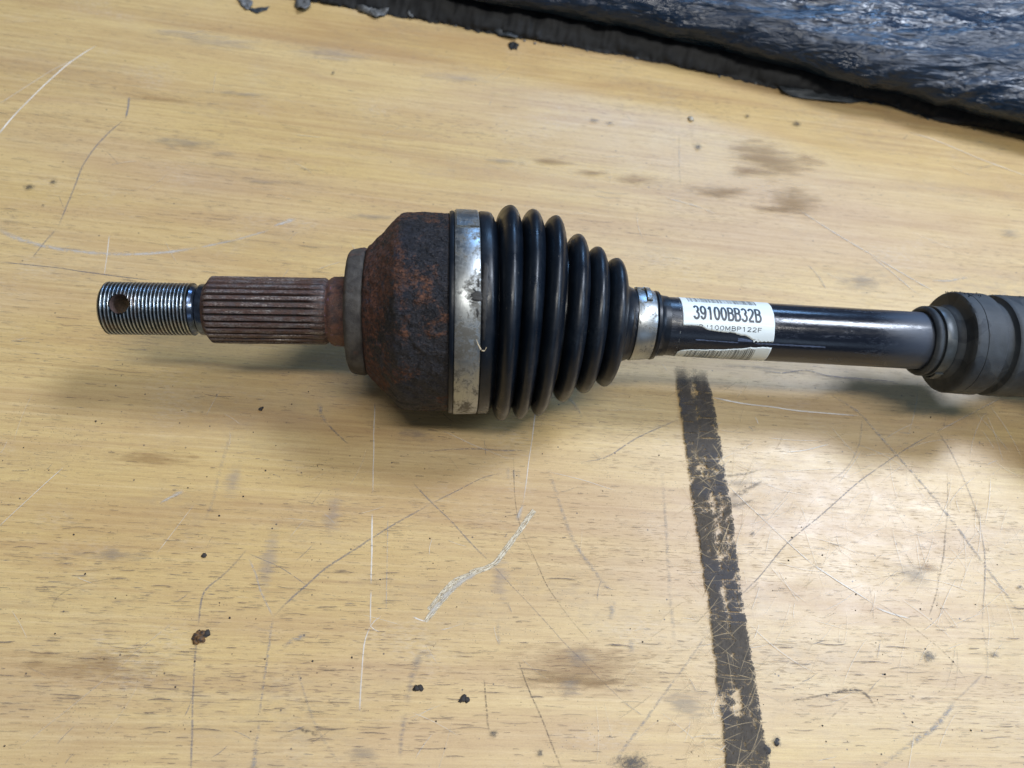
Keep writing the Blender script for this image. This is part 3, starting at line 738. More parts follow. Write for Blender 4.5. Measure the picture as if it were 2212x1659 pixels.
# rust lined wall of the hole
M_hole = plain('rust_stained_hole_wall', (.13, .085, .075), .6, .2, .5, .8, .5)
vs, fs = [], []
q = dirv.orthogonal().normalized(); q2 = dirv.cross(q)
for i in range(9):
    L = -9.6+19.2*i/8
    for k in range(32):
        a = 2*math.pi*k/32; p = Vector((hole_s, 0, HZ)) + dirv*L + (q*math.cos(a)+q2*math.sin(a))*3.87
        vs.append(tuple(p))
for i in range(8):
    for k in range(32):
        fs.append((i*32+k, i*32+(k+1) % 32, (i+1)*32+(k+1) % 32, (i+1)*32+k))
mesh('pin_hole', vs, fs, M_hole, thread)

lathe('relief_groove', rounded([(-88.5, 9.9), (-88.3, 9.75), (-87.0, 9.2), (-86.2, 9.2), (-85.6, 10.2), (-83.4, 10.3), (-82.9, 10.4)], .4), M_blued, nseg=72, bent=False)
# splines
NTE = 30
def spl(s, r, ph):
    w = (ph*NTE/(2*math.pi)) % 1.0
    d = abs(w-.5)*2                                    # 0 mid tooth, 1 mid groove
    depth = 1.35*(1-sstep(-45, -39.5, s))
    g = sstep(.56, .86, d)
    k = mn.noise((s*.35, math.cos(ph)*9, math.sin(ph)*9))
    return (-depth*g + .07*k - .10*(d*d), 1-g)
prof = [(-83.3, 9.0), (-83.3, 10.6), (-82.9, 11.0), (-81.2, 13.3)] + [(-81.2+43.2*k/70, 13.42+.1*k/70) for k in range(1, 71)] + [(-37.4, 13.1), (-36.9, 12.7)]
lathe('splined_section', prof, MS, nseg=NTE*12, bent=False, disp=lambda s, r, ph: spl(s, r, ph) if r > 11.5 else (0, .4))
def rough_d(a, f, seed=0):
    def d(s, r, ph):
        v = Vector((s*f, r*math.cos(ph)*f, r*math.sin(ph)*f+seed))
        return a*(mn.fractal(v, .9, 2.1, 4))
    return d
lathe('neck_ring', dense(rounded([(-37.6, 12.5), (-36.6, 12.5), (-34.9, 14.1), (-27.5, 14.35)], 1.0), .5), MN, nseg=120, bent=False, disp=rough_d(.28, .3, 5))
lathe('dust_ring', dense(rounded([(-28.9, 10), (-28.7, 23.4), (-27.6, 25.4), (-22.6, 26.2), (-21.6, 25.4), (-21.4, 20)], 1.4), .6), MF, nseg=220, bent=False,
      disp=lambda s, r, ph: (0 if r < 18 else .34*mn.fractal(Vector((s*.16, r*math.cos(ph)*.14, r*math.sin(ph)*.14)), .9, 2.1, 4)+.10*mn.noise(Vector((s, r*math.cos(ph), r*math.sin(ph))))))
def bell_d(s, r, ph):
    v = Vector((s*.12, r*math.cos(ph)*.10, r*math.sin(ph)*.10+3))
    a = mn.fractal(v, .9, 2.2, 5)
    q = mn.noise(Vector((s*.35, r*math.cos(ph)*.28, r*math.sin(ph)*.28)))
    fl = .42*sstep(.05, .12, q) + .25*sstep(.18, .22, mn.noise(v*1.7+Vector((9, 0, 0))))
    m = 1 if r > 22 else 0
    return m*(.30*a + .75*fl - .1 + .13*mn.noise(Vector((s*.9, r*math.cos(ph)*.8, r*math.sin(ph)*.8))))*(1-.7*sstep(9, 12, s))
lathe('joint_housing', dense(rounded([(-21.8, 20), (-21.6, 26.0), (-15.0, 32.2), (-8.2, 39.6), (-5.5, 40.5), (5, 40.9), (13.0, 41.2), (13.2, 36)], 2), .45), MR, nseg=420, bent=False, disp=bell_d)
# boot: lip, collar, six bellows, neck
def boot():
    pr = [(11.9, 40.5), (12.2, 41.9), (12.9, 42.25), (13.7, 42.2), (13.9, 41.75), (23.9, 41.75), (24.2, 42.35), (25, 42.55), (28, 42.5), (29.2, 42.0), (30.0, 40.6), (30.6, 38.9), (31.2, 38.2)]
    cr = [(36.0, 45.75, 4.75), (45.2, 44.8, 4.65), (54.3, 43.15, 4.7), (64.4, 36.7, 4.75), (73.4, 32.3, 4.6), (82.6, 28.4, 5.0)]
    vals = [38.2, 36.4, 35.2, 29.6, 25.8, 22.2, 18.2]
    for i, (s, r_, w) in enumerate(cr):
        a, b = vals[i], vals[i+1]
        for k in range(17):
            th_ = -math.pi/2+math.pi*k/16
            base = a if th_ < 0 else b
            pw = 1.2
            pr.append((s+w*math.sin(th_)*(1 if th_ < 0 else 1.0), base+(r_-base)*math.cos(th_)**pw if abs(math.cos(th_)) > 1e-6 else base))
    pr += [(88.6, 17.2), (90.4, 16.4), (92.6, 15.6), (93.2, 15.5), (101.6, 14.7), (102.2, 15.0), (102.9, 15.5), (104.2, 15.3), (105.2, 14.0), (107, 13.55), (109.2, 13.45), (109.4, 12.6)]
    def d(s, r, ph):
        q = .16*mn.noise(Vector((s*.06, r*math.cos(ph)*.05, r*math.sin(ph)*.05)))+.05*mn.noise(Vector((s*.4, r*math.cos(ph)*.2, r*math.sin(ph)*.2)))
        return q*(1 if s > 30 else .3)
    return lathe('rubber_boot', pr, MB, nseg=260, disp=d)
boot_o = boot()
lathe('large_clamp_band', [(14.1, 41.8), (14.1, 42.35), (14.35, 42.5), (23.3, 42.55), (23.55, 42.4), (23.6, 41.8)], MC, nseg=220, bent=False,
      disp=lambda s, r, ph: .06*mn.noise(Vector((s*.1, math.cos(ph)*4, math.sin(ph)*4))))
MC2 = m_band(.545, 'satin_steel_band')
CB = bpy.data.objects['large_clamp_band']
sc = lathe('small_clamp_band', [(93.4, 15.2), (93.4, 15.95), (93.7, 16.05), (101.6, 15.4), (101.9, 15.25), (101.9, 14.8)], MC2, nseg=120,
      disp=lambda s, r, ph: .10*mn.noise(Vector((s*.2, math.cos(ph)*2, math.sin(ph)*2))))
# tab of the small clamp
def band_patch(name, s0, s1, p0, p1, r, th_, mat, parent, bend=0):
    vs, fs = [], []; n = 10
    for i in range(n+1):
        ph = p0+(p1-p0)*i/n; rr = r+bend*math.sin(math.pi*i/n)
        for (s, dr) in ((s0, -th_/2), (s0, th_/2), (s1, th_/2), (s1, -th_/2)): vs.append(P(s, rr+dr, ph))
        if i:
            b = i*4
            for k in range(4): fs.append((b-4+k, b-4+(k+1) % 4, b+(k+1) % 4, b+k))
    fs.append((0, 1, 2, 3)); fs.append((n*4+3, n*4+2, n*4+1, n*4))
    o = mesh(name, vs, fs, mat, parent, smooth=False)
    m = o.modifiers.new('bevel', 'BEVEL'); m.width = .18*U; m.segments = 2
    return o
band_patch('clamp_tab', 97.2, 99.4, R(35), R(82), 16.2, .7, MC, sc, .5)
band_patch('band_end', 14.6, 23.2, R(24), R(72), 42.8, .38, MC, CB, 0)
band_patch('clamp_tab', 93.6, 97.0, R(30), R(52), 16.05, .5, MC, sc, .2)

# the shaft
shaft = lathe('axle_shaft', [(104.8, 13.15)] + [(104.8+k*2.0, 13.15) for k in range(1, 66)] + [(236.5, 13.2), (240, 13.2)], MSH, nseg=160,
      disp=lambda s, r, ph: .03*mn.noise(Vector((s*.05, math.cos(ph)*3, math.sin(ph)*3))))

# damper at the right edge
dprof = [(236.2, 13.4), (236.0, 14.6), (236.7, 15.7), (237.7, 16.15), (238.8, 15.9), (239.4, 15.3), (239.9, 15.0), (246.6, 15.6), (247.3, 16.6), (248.4, 17.1),
         (249.4, 17.8), (249.9, 19.6), (250.2, 22.6), (250.9, 23.7), (252.2, 24.05), (257.5, 24.1), (257.9, 23.85), (258.3, 24.1), (271.2, 24.2), (272.0, 23.6), (272.4, 22.0), (272.9, 21.2), (277.5, 21.2), (278.0, 22.0),
         (278.4, 23.6), (279.3, 24.2), (300, 24.3), (301, 23.4), (301.4, 20), (301.8, 13.5)]
damper = lathe('vibration_damper', dense(dprof, 1.0), MD, nseg=200, disp=lambda s, r, ph: (.16 if r > 20 else .05)*mn.fractal(Vector((s*.12, math.cos(ph)*3, math.sin(ph)*3)), .9, 2.1, 4))
M_dband = plain('dusty_steel_band', (.060, .072, .082), .40, .2, .3, .3)
dband = lathe('damper_clamp_band', [(240.3, 15.0), (240.3, 16.3), (240.6, 16.45), (246.2, 16.5), (246.5, 16.3), (246.5, 15.4)], M_dband, parent=axle, nseg=120)
dband.parent = damper
band_patch('clamp_tab', 241.2, 245.6, R(182), R(214), 16.75, .7, M_dband, damper, .5)
# torn rubber fringes on the damper
vs, fs = [], []; rnd = random.Random(4)
for i in range(34):
    s = rnd.choice([rnd.gauss(254, 1.5), rnd.gauss(262, 3), rnd.gauss(284, 4)]); ph = R(rnd.uniform(22, 62)); h = rnd.uniform(.3, 1.1)
    b = len(vs)
    vs += [P(s-.5, 24.0, ph), P(s+.5, 24.0, ph), P(s+rnd.uniform(-.8, .8), 24.1+h, ph-R(1)), P(s, 24.0, ph+R(2))]
    fs += [(b, b+1, b+2), (b+1, b+3, b+2), (b+3, b, b+2)]
o = mesh('torn_rubber_fringe', vs, fs, MB, damper, smooth=False)
# short piece of shaft beyond the damper, outside the picture
lathe('axle_shaft', [(301, 13.2), (330, 13.2), (330, .01)], MSH, nseg=64)
lathe('joint_boot', rounded([(329, 13), (330, 17), (340, 18), (344, 30), (352, 26), (360, 38), (368, 34), (376, 45.6), (400, 45.6), (470, 45.6), (471, 10)], 3), MB, nseg=96)

# smears and bits stuck on the joint
def on_cyl(px, py, r, s_guess=None, bent=True):
    """station and angle where a sight line meets a surface of radius r round the axle"""
    Mi = axle.matrix_basis.inverted()
    o = Mi @ Vector((0, 0, H*U)); o = o/U; d = (Mi.to_3x3() @ ray(px, py)).normalized()
    best = None
    # march along the ray and measure distance from the bent centre line
    tt = 200.0
    def rad(t):
        p = o+d*t; s = interp(p.x, SINV); kk = interp(s, RK)
        if bent and s > 24: cy_ = -interp(s, OFF)*s*math.sin(-B1); b = -R(interp(s, TILT))
        else: cy_, b = 0, 0
        sl = s - math.sin(-b)*0
        y = (p.y-cy_)*math.cos(b if s > 100 else 0); z = p.z-HZ
        return math.hypot(y, z)/kk, s, math.atan2(z, y)
    lo = None
    t = 200.0
    while t < 500:
        if rad(t)[0] < r: lo = t; break
        t += .25
    if lo is None:                                    # grazes past: take the closest approach
        t = min((k*.25+200 for k in range(1200)), key=lambda q: rad(q)[0])
        return rad(t)[1], rad(t)[2]
    a, b_ = lo-.25, lo
    for _ in range(20):
        m = (a+b_)/2
        if rad(m)[0] < r: b_ = m
        else: a = m
    _, s, ph = rad(b_)
    if bent and s > 24:                                # undo the tilt of the cross section
        b = -R(interp(s, TILT)); y = r*interp(s, RK)*math.cos(ph)
        sa = interp(s, SMAP) + math.sin(b)*y
        if sa > 60: sa = sa/math.cos(B1)
        s = interp(sa, SINV)
    return s, ph
def patch_on(name, spts, r, mat, parent, thick=.35, jag=.35, bent=True, seed=0):
    """an irregular smear of given outline centre line [(px,py,half width mm)...]"""
    vs, fs = [], []; prev = None; n = 0
    L = []
    for (a, b) in zip(spts, spts[1:]):
        for k in range(6): L.append(tuple(a[j]+(b[j]-a[j])*k/6 for j in range(3)))
    L.append(spts[-1])
    rows = []
    for i, (px, py, w) in enumerate(L):
        s, ph = on_cyl(px, py, r, bent=bent)
        w *= 1+jag*mn.noise((i*.9, seed, 0))*2
        row = []
        for k in range(7):
            q = -1+2*k/6; hgt = thick*(1-q*q)*(.7+.6*mn.noise((i*.7, k*.8, seed)))*min(1, i*.5, (len(L)-1-i)*.5) + (.0 if abs(q) < 1 else -.15)
            row.append(len(vs)); vs.append(P(s+q*w*(1+.3*mn.noise((i*1.3, k, seed+4))), r+hgt, ph, bent))
        rows.append(row)
    for a, b in zip(rows, rows[1:]):
        for k in range(6): fs.append((a[k], a[k+1], b[k+1], b[k]))
    return mesh(name, vs, fs, mat, parent)
patch_on('grease_smear', [(1049, 568, .8), (1050, 583, 1.5), (1048, 600, 1.3), (1048, 622, 1.5), (1047, 640, 1.4), (1047, 672, 1.1), (1046, 700, .9), (1045, 735, .5)], 42.6, M_black, boot_o, .22, .5, False, 1)
patch_on('grease_smear', [(1032, 628, .8), (1030, 633, 2.4), (1029, 640, 3.2), (1030, 647, 2.9), (1033, 652, 1.0)], 42.5, M_black, boot_o, .3, .45, False, 2)
patch_on('grease_smear', [(1368, 655, .4), (1370, 675, .9), (1371, 700, 1.1), (1366, 725, 1.2), (1358, 750, .9), (1352, 768, .5)], 16.0, M_black, boot_o, .5, .5, True, 3)
for k, pp in enumerate([[(1022, 622, .2), (1026, 628, .7), (1030, 632, .3)], [(1014, 650, .2), (1022, 654, .8), (1031, 656, .3)], [(1030, 664, .3), (1032, 676, .8), (1031, 690, .2)], [(1012, 612, .2), (1018, 616, .5), (1024, 617, .2)], [(1033, 600, .3), (1034, 612, .7), (1033, 622, .4)]]):
    patch_on('grease_smear', pp, 42.5, M_black, boot_o, .15, .6, False, 10+k)
# a straw fibre stuck to the clamp band
def tube(name, pts, r, mat, parent=None, n=6, taper=True):
    vs, fs = [], []
    for i, p in enumerate(pts):
        d = (pts[min(i+1, len(pts)-1)]-pts[max(i-1, 0)]).normalized(); a = d.orthogonal().normalized(); b = d.cross(a)
        rr = r*(1-.7*abs(2*i/(len(pts)-1)-1)) if taper else r
        for k in range(n): vs.append(tuple(p+(a*math.cos(2*math.pi*k/n)+b*math.sin(2*math.pi*k/n))*rr))
        if i:
            for k in range(n): fs.append(((i-1)*n+k, (i-1)*n+(k+1) % n, i*n+(k+1) % n, i*n+k))
    return mesh(name, vs, fs, mat, parent)
pts = []
for (px, py) in [(1029, 733), (1032, 742), (1036, 750), (1041, 757), (1047, 757), (1051, 750)]:
    s, ph = on_cyl(px, py, 42.9, bent=False); pts.append(Vector(P(s, 43.0, ph, False)))
wpts = [axle.matrix_basis @ (p*U)/U for p in smooth_line(pts, 1)]
thing(tube('straw_fibre', wpts, .32, plain('dry_straw', (.62, .52, .36), .6)), 'tiny pale straw fibre stuck on the large silver clamp band', 'fibre')

# ------------------------------------------------------------------ the label
def label_px(u, v): return (u*.1984+1344.1, v*.1984+592.5)
RL = 13.15
def sp(u, v, r=RL): return on_cyl(*label_px(u, v), r)
t = NT('label_paper')
n1 = t.noise(t.co(.08, .2, .2), 4, .6); n2 = t.noise(t.co(1.5), 3, .6)
c = t.mix(t.ramp(n1, .5, .7, 0, .5), (.70, .77, .79), (.60, .66, .68)); c = t.mix(t.ramp(n2, .62, .75, 0, .25), c, (.42, .45, .46))
M_label = t.fin(c, .38, normal=t.bump(n1, .25, .3), spec=.5)
M_ink = plain('label_ink', (.020, .028, .035), .45, 0, .3, .6, .1)
M_frame = plain('label_rule', (.86, .90, .92), .4, 0, .03, .3, .1)
def label_piece(name, left, right, upper, lower, lift):
    """upper/lower: functions s -> ph; left/right: functions ph -> s"""
    vs, fs = [], []; NC, NR = 90, 26
    for i in range(NC+1):
        for k in range(NR+1):
            # first guess with straight ends, then bend to the end curves
            q = i/NC; s_ = left(0)*(1-q)+right(0)*q
            a, b = upper(s_), lower(s_); ph = a+(b-a)*k/NR
            s = left(ph)*(1-q)+right(ph)*q
            lf = lift*1.0 + .10*max(0, 1-min(k, NR-k)/1.5)*(.5+mn.noise((s*.4, ph*4, 2)))
            vs.append(P(s, RL+lf, ph))
    for i in range(NC):
        for k in range(NR):
            a = i*(NR+1)+k; fs.append((a, a+1, a+NR+2, a+NR+1))
    # thickness
    o = mesh(name, vs, fs, M_label, None)
    m = o.modifiers.new('thick', 'SOLIDIFY'); m.thickness = .05*U; m.offset = 1
    return o
torn = [(640, 556), (675, 555), (800, 558), (870, 570), (900, 590), (925, 603), (960, 612), (1080, 628), (1130, 634), (1180, 632), (1230, 645), (1290, 665), (1335, 668), (1370, 682), (1400, 705), (1430, 722), (1470, 728), (1500, 738), (1560, 734), (1650, 742)]
lowr = [(540, 885), (600, 840), (640, 822), (750, 815), (900, 818), (1000, 815), (1100, 818), (1180, 812), (1270, 808), (1350, 800), (1400, 793), (1450, 797), (1530, 790), (1625, 797)]
TS = sorted(sp(*p) for p in torn); LS = sorted(sp(*p) for p in lowr)
LeftE = sorted([(b, a) for a, b in (sp(606, 256), sp(640, 330), sp(668, 430), sp(676, 555))]); RightE = sorted([(b, a) for a, b in (sp(1590, 320), sp(1630, 370), sp(1663, 480), sp(1670, 560), sp(1660, 650), sp(1645, 740), sp(1625, 797), sp(1580, 870))])
sL = sum(x[1] for x in LeftE)/len(LeftE); sR = sum(x[1] for x in RightE)/len(RightE)
jit = lambda ph, k: .12*mn.noise((ph*6, k, 0))
labelE = empty('label_tmp'); bpy.data.objects.remove(labelE)
lab_up = label_piece('part_label', lambda ph: sL+jit(ph, 1), lambda ph: sR+.12*mn.noise((ph*5, 3, 3)), lambda s: R(20), lambda s: interp(s, TS)+.02*mn.noise((s*1.1, 0, 0)), .06)
lab_up.parent = shaft
lab_lo = label_piece('part_label', lambda ph: sL-1.0+jit(ph, 5), lambda ph: sR+jit(ph, 8), lambda s: interp(s, LS)+.02*mn.noise((s*1.1, 7, 0)), lambda s: R(262), .06)
lab_lo.parent = shaft
# printing
def print_quad(s0, s1, p0, p1, vs, fs, r, shear=0):
    n = max(1, int(abs(p1-p0)/R(4))); b = len(vs)
    for i in range(n+1):
        ph = p0+(p1-p0)*i/n; vs.append(P(s0, r, ph)); vs.append(P(s1, r, ph))
        if i: k = b+2*i; fs.append((k-2, k-1, k+1, k))
def barcode(name, sa, sb, p0, p1, r, seed, parent, clip=None):
    rnd = random.Random(seed); vs, fs = [], []; s = sa
    while s < sb:
        w = rnd.choice([.16, .16, .30, .45]); g = rnd.choice([.18, .18, .34, .5])
        a = p0(s) if callable(p0) else p0
        print_quad(s, min(s+w, sb), a, p1, vs, fs, r); s += w+g
    return mesh(name, vs, fs, M_ink, parent, smooth=False)
RI = RL+.135
a_, _ = sp(720, 300); b_, _ = sp(1455, 330)
_, pb = sp(1100, 322)
barcode('barcode', a_, b_, R(22), pb, RI, 5, lab_up)
a2, _ = sp(715, 840); b2, _ = sp(1450, 830)
barcode('barcode', a2-.5, b2, lambda s: interp(s, LS)+R(2.0), R(255), RI, 5, lab_lo)
vs, fs = [], []; _, pr_ = sp(1100, 530); print_quad(sL+.5, sR-.3, pr_-R(.7), pr_+R(.9), vs, fs, RI-.02); mesh('rule_line', vs, fs, M_frame, lab_up, smooth=False)
def arc(cx, cy, rx, ry, a0, a1, n=12):
    return [(cx+rx*math.cos(R(a0+(a1-a0)*k/n)), cy+ry*math.sin(R(a0+(a1-a0)*k/n))) for k in range(n+1)]
GL = {
 '0': [arc(.28, .5, .22, .45, 90, 450, 28)],
 '1': [[(.10, .76), (.21, .81), (.29, .95)], [(.32, 1), (.32, 0)]],
 '2': [arc(.28, .72, .215, .235, 165, -20, 12)+[(.42, .52), (.28, .34), (.12, .18), (.07, .05)], [(.05, .05), (.53, .05)]],
 '3': [arc(.27, .735, .20, .22, 160, -90, 12), arc(.27, .275, .23, .235, 90, -165, 14)],
 '9': [arc(.28, .67, .22, .285, 0, 360, 24), [(.50, .70), (.50, .45), (.46, .22), (.38, .09), (.27, .045), (.16, .07), (.09, .17), (.075, .24)]],
 'B': [[(.08, 0), (.08, 1)], [(.08, .95), (.30, .95)]+arc(.30, .745, .19, .205, 90, -90, 10)+[(.08, .54)], [(.30, .54)]+arc(.32, .295, .21, .245, 90, -90, 10)+[(.08, .05)]],
 'F': [[(.09, 0), (.09, 1)], [(.09, .95), (.54, .95)], [(.09, .52), (.47, .52)]],
 'J': [[(.42, 1), (.42, .3)]+arc(.25, .28, .17, .235, 0, -180, 10)],
 'M': [[(.07, 0), (.07, 1)], [(.08, .96), (.34, .10)], [(.34, .10), (.60, .96)], [(.61, 1), (.61, 0)]],
 'P': [[(.08, 0), (.08, 1)], [(.08, .95), (.32, .95)]+arc(.32, .725, .21, .225, 90, -90, 10)+[(.08, .50)]],
}
def text_on(txt, s0, s1, ptop, pbot, r, parent, wt, hw, name='printed_number', clipf=None):
    """hw: stroke width relative to the letter height; the letters are bent round the shaft"""
    adv = [(.80 if ch == 'M' else .66) for ch in txt]; W_ = sum(adv)-.10
    vs, fs = [], []; x0 = 0
    def put(x, y): return (s0+(x-.03)/W_*(s1-s0), pbot+y*(ptop-pbot))
    hh = (ptop-pbot)*r; kx = (s1-s0)/W_            # mm per glyph unit in each direction
    for ch, ad in zip(txt, adv):
        for st in GL[ch]:
            st = [st[0]]+[p for a, p in zip(st, st[1:]) if math.hypot(p[0]-a[0], p[1]-a[1]) > 1e-4]
            pp = []
            for a, b in zip(st, st[1:]):
                n = max(1, int(math.hypot(b[0]-a[0], b[1]-a[1])/.09)); pp += [(a[0]+(b[0]-a[0])*k/n, a[1]+(b[1]-a[1])*k/n) for k in range(n)]
            pp.append(st[-1]); mm = [((x0+x)*kx, y*hh) for x, y in pp]; rows = []
            for i, p in enumerate(mm):
                a, b = mm[max(0, i-1)], mm[min(len(mm)-1, i+1)]; dx, dy = b[0]-a[0], b[1]-a[1]; L = math.hypot(dx, dy) or 1
                nx, ny = -dy/L*hw*hh/2, dx/L*hw*hh/2; row = []
                for sg in (1, -1):
                    S_, Ph = put((p[0]+sg*nx)/kx, (p[1]+sg*ny)/hh); row.append(len(vs)); vs.append(P(S_, r, Ph))
                rows.append((row, clipf is None or put(p[0]/kx, p[1]/hh)[1] < clipf(put(p[0]/kx, 0)[0])))
            for (a, ka), (b, kb) in zip(rows, rows[1:]):
                if ka and kb: fs.append((a[0], a[1], b[1], b[0]))
        x0 += ad
    return mesh(name, vs, fs, M_ink, parent, smooth=False)
a_, pt = sp(768, 342); _, pbm = sp(795, 492); b_, pt2 = sp(1495, 385); _, pbm2 = sp(1500, 522)
text_on('39100BB32B', a_, b_, (pt+pt2)/2, (pbm+pbm2)/2, RI, lab_up, .006, .155)
a_, pt = sp(780, 548); b_, pt2 = sp(1525, 580); _, pbm2 = sp(1505, 640)
text_on('FBJ100MBP122F', a_, b_, (pt+pt2)/2, pbm2-R(1), RI, lab_up, .0, .165, clipf=lambda s: interp(s, TS)-R(.6))
# paler bluish patch and streaks along the shaft, under and beside the torn label
M_streak = plain('bluish_paint', (.10, .13, .21), .3, .4, .4, 1.2)
vs, fs = [], []; s_, p_ = sp(1265, 690); s2_, p2_ = sp(1415, 738)
rows = []
for i in range(12):
    q = i/11; s = s_+(s2_-s_)*q
    a = p_+R(3)*q+R(1)*mn.noise((q*5, 0, 0)); b = p2_
    vs += [P(s, RL+.03, a+(b-a)*k/4) for k in range(5)]
    if i:
        for k in range(4): c = i*5+k; fs.append((c-5, c-4, c+1, c))
mesh('bluish_streak', vs, fs, M_streak, shaft)
def strip(name, pts, r, w, mat, seed):
    vs, fs = [], []
    for i, (u, v) in enumerate(pts):
        s, ph = sp(u, v); ww = w*(.6+.8*abs(mn.noise((i*.7, seed, 0))))
        vs += [P(s, r, ph-ww/RL), P(s, r+.06, ph), P(s, r, ph+ww/RL)]
        if i: b = i*3; fs += [(b-3, b-2, b+1, b), (b-2, b-1, b+2, b+1)]
    return mesh(name, vs, fs, mat, shaft)
strip('bluish_streak', [(800+k*22, 712+k*1.6+3*mn.noise((k*.4, 1, 0))) for k in range(22)], RL+.02, .35, M_streak, 1)
strip('bluish_streak', [(1440+k*22, 752+k*1.2+4*mn.noise((k*.5, 2, 0))) for k in range(36)], RL+.02, .45, M_streak, 2)
strip('label_shred', [(1425+k*9, 722+8*math.sin(k*1.3)+5*mn.noise((k, 2, 0))) for k in range(24)], RL+.2, .5, M_label, 5)
strip('label_shred', [(1440+k*9, 742+5*math.sin(k*1.9)+5*mn.noise((k, 7, 0))) for k in range(22)], RL+.25, .28, M_black, 6)

# ------------------------------------------------------------------ the wrapped package behind
def m_plastic():
    t = NT('black_stretch_film')
    n = t.noise(t.co(.018, .075, .075, rot=(0, 0, .12)), 1, .5, 1.2); f = t.noise(t.co(.07, .34, .34, rot=(0, 0, .25)), 2, .55, .5)
    f2 = t.noise(t.co(.35, .6, .6), 1, .5)
    c = t.mix(n, (.004, .011, .027), (.010, .024, .050))  # blue daylight sheen is painted into the black film's base colour
    rd = t.m2('ABSOLUTE', t.m2('SUBTRACT', n, .5)); rf = t.m2('ABSOLUTE', t.m2('SUBTRACT', f, .5))
    b = t.bump(rd, 1.0, 3.0); b = t.bump(rf, 1.0, 1.5, b); b = t.bump(f2, .3, .05, b)
    return t.fin(c, t.ramp(t.noise(t.co(.012, .03, .03, loc=(2, 6, 0)), 3, .6), .38, .62, .16, .44), normal=b, spec=.42)
MP = m_plastic()
M_under = plain('dark_film', (.006, .007, .009), .7, 0, .5, .15, .5)  # near black, so the foot also carries the shade below the package
pack = empty('wrapped_package', (200, 470, 0))
thing(pack, 'long package wrapped in crinkled glossy black plastic film lying behind the axle', 'package')
EDGE = [at(600, -95, 20), at(1040, -8, 20), at(1300, 34, 20), at(1500, 80, 20), at(1750, 144, 20), at(1900, 180, 20), at(2050, 216, 20), at(2212, 256, 20), at(2420, 306, 20)]
for p in EDGE: p.z = 0
EL = smooth_line(EDGE, 1.1)
CRS = [(22, .6), (19, 1.0), (15, 4), (8, 10), (2.5, 15), (0, 20), (1.0, 25), (4.5, 30), (11, 34), (22, 37)]
CRS = dense(rounded(CRS, 4, 3), 1.1) + [(22+1.15*k, 37+14*(1-math.exp(-k*1.15/60))) for k in range(1, 150)] + [(194+12*k, 50) for k in range(1, 22)] + [(460, 40), (462, .6)]
vs, fs = [], []
nc = len(CRS)
for i, p in enumerate(EL):
    d = EL[min(i+1, len(EL)-1)]-EL[max(i-1, 0)]; d.normalize(); nrm = Vector((-d.y, d.x, 0))
    for j, (n_, z_) in enumerate(CRS):
        q = p+nrm*n_
        a = Vector((q.x*.014+q.y*.008, (q.y*.055-q.x*.008)+z_*.03, 1))
        dd = 0.0
        amp = sstep(2, 16, z_)
        # long pulled folds, made as sharp ridges
        r1 = 1-abs(mn.noise(a*1.0))*2.2
        r2 = 1-abs(mn.noise(Vector((q.x*.045+q.y*.04, q.y*.17-q.x*.02+z_*.08, 9))))*2.2
        r3 = 1-abs(mn.noise(Vector((q.x*.11, q.y*.30+q.x*.05+z_*.15, 19))))*2
        w = mn.noise(Vector((q.x*.012, q.y*.02, 4)))
        dd = (3.0*(r1-.6) + .9*(r2-.6) + .34*(r3-.6))*(.7+.6*w) + 1.6*w
        dd *= amp
        # normal of the cross section
        k0, k1 = max(0, j-1), min(nc-1, j+1); tn = (CRS[k1][0]-CRS[k0][0], CRS[k1][1]-CRS[k0][1]); L = math.hypot(*tn) or 1
        nx, nz = -tn[1]/L, tn[0]/L
        pp = q + nrm*(nx*dd); zz = max(.5, z_+nz*dd)
        vs.append((pp.x-200, pp.y-470, zz))
for i in range(len(EL)-1):
    for j in range(nc-1):
        a = i*nc+j; fs.append((a, a+nc, a+nc+1, a+1))
fs.append(tuple(range(nc))); fs.append(tuple((len(EL)-1)*nc+j for j in range(nc))[::-1])
film = mesh('plastic_film', vs, fs, MP, pack); sharp(film, 60)
# ragged foot of the wrapping; dark strip that also stands for the package's shade
FOOT = [at(560, -22, 4), at(700, -4, 4), at(870, 22, 4), at(1100, 66, 4), at(1250, 90, 4), at(1400, 118, 4), at(1600, 158, 4), at(1700, 182, 4), at(1900, 212, 4), at(2050, 252, 4), at(2212, 280, 4), at(2420, 330, 4)]
for p in FOOT: p.z = 0
FL = smooth_line(FOOT, 1.0)
vs, fs = [], []
CR2 = [(-1, .5), (-.5, 1.0), (0, 2.2), (1.5, 4), (4, 6.5), (8, 9), (16, 11), (40, 12)]
for i, p in enumerate(FL):
    d = FL[min(i+1, len(FL)-1)]-FL[max(i-1, 0)]; d.normalize(); nrm = Vector((-d.y, d.x, 0))
    for j, (n_, z_) in enumerate(CR2):
        k = mn.noise((p.x*.06, p.y*.05, j*.4))*2.2 + mn.noise((p.x*.3, 3, j*.9))*1.6 + mn.noise((p.x*.9, 3, j*1.3))*.6
        q = p+nrm*(n_+k); vs.append((q.x-200, q.y-470, max(.3, z_*(1+.3*mn.noise((p.x*.1, j*.6, 8)))))) 
for i in range(len(FL)-1):
    for j in range(len(CR2)-1):
        a = i*len(CR2)+j; fs.append((a, a+len(CR2), a+len(CR2)+1, a+1))
mesh('package_foot_shade', vs, fs, M_under, pack)
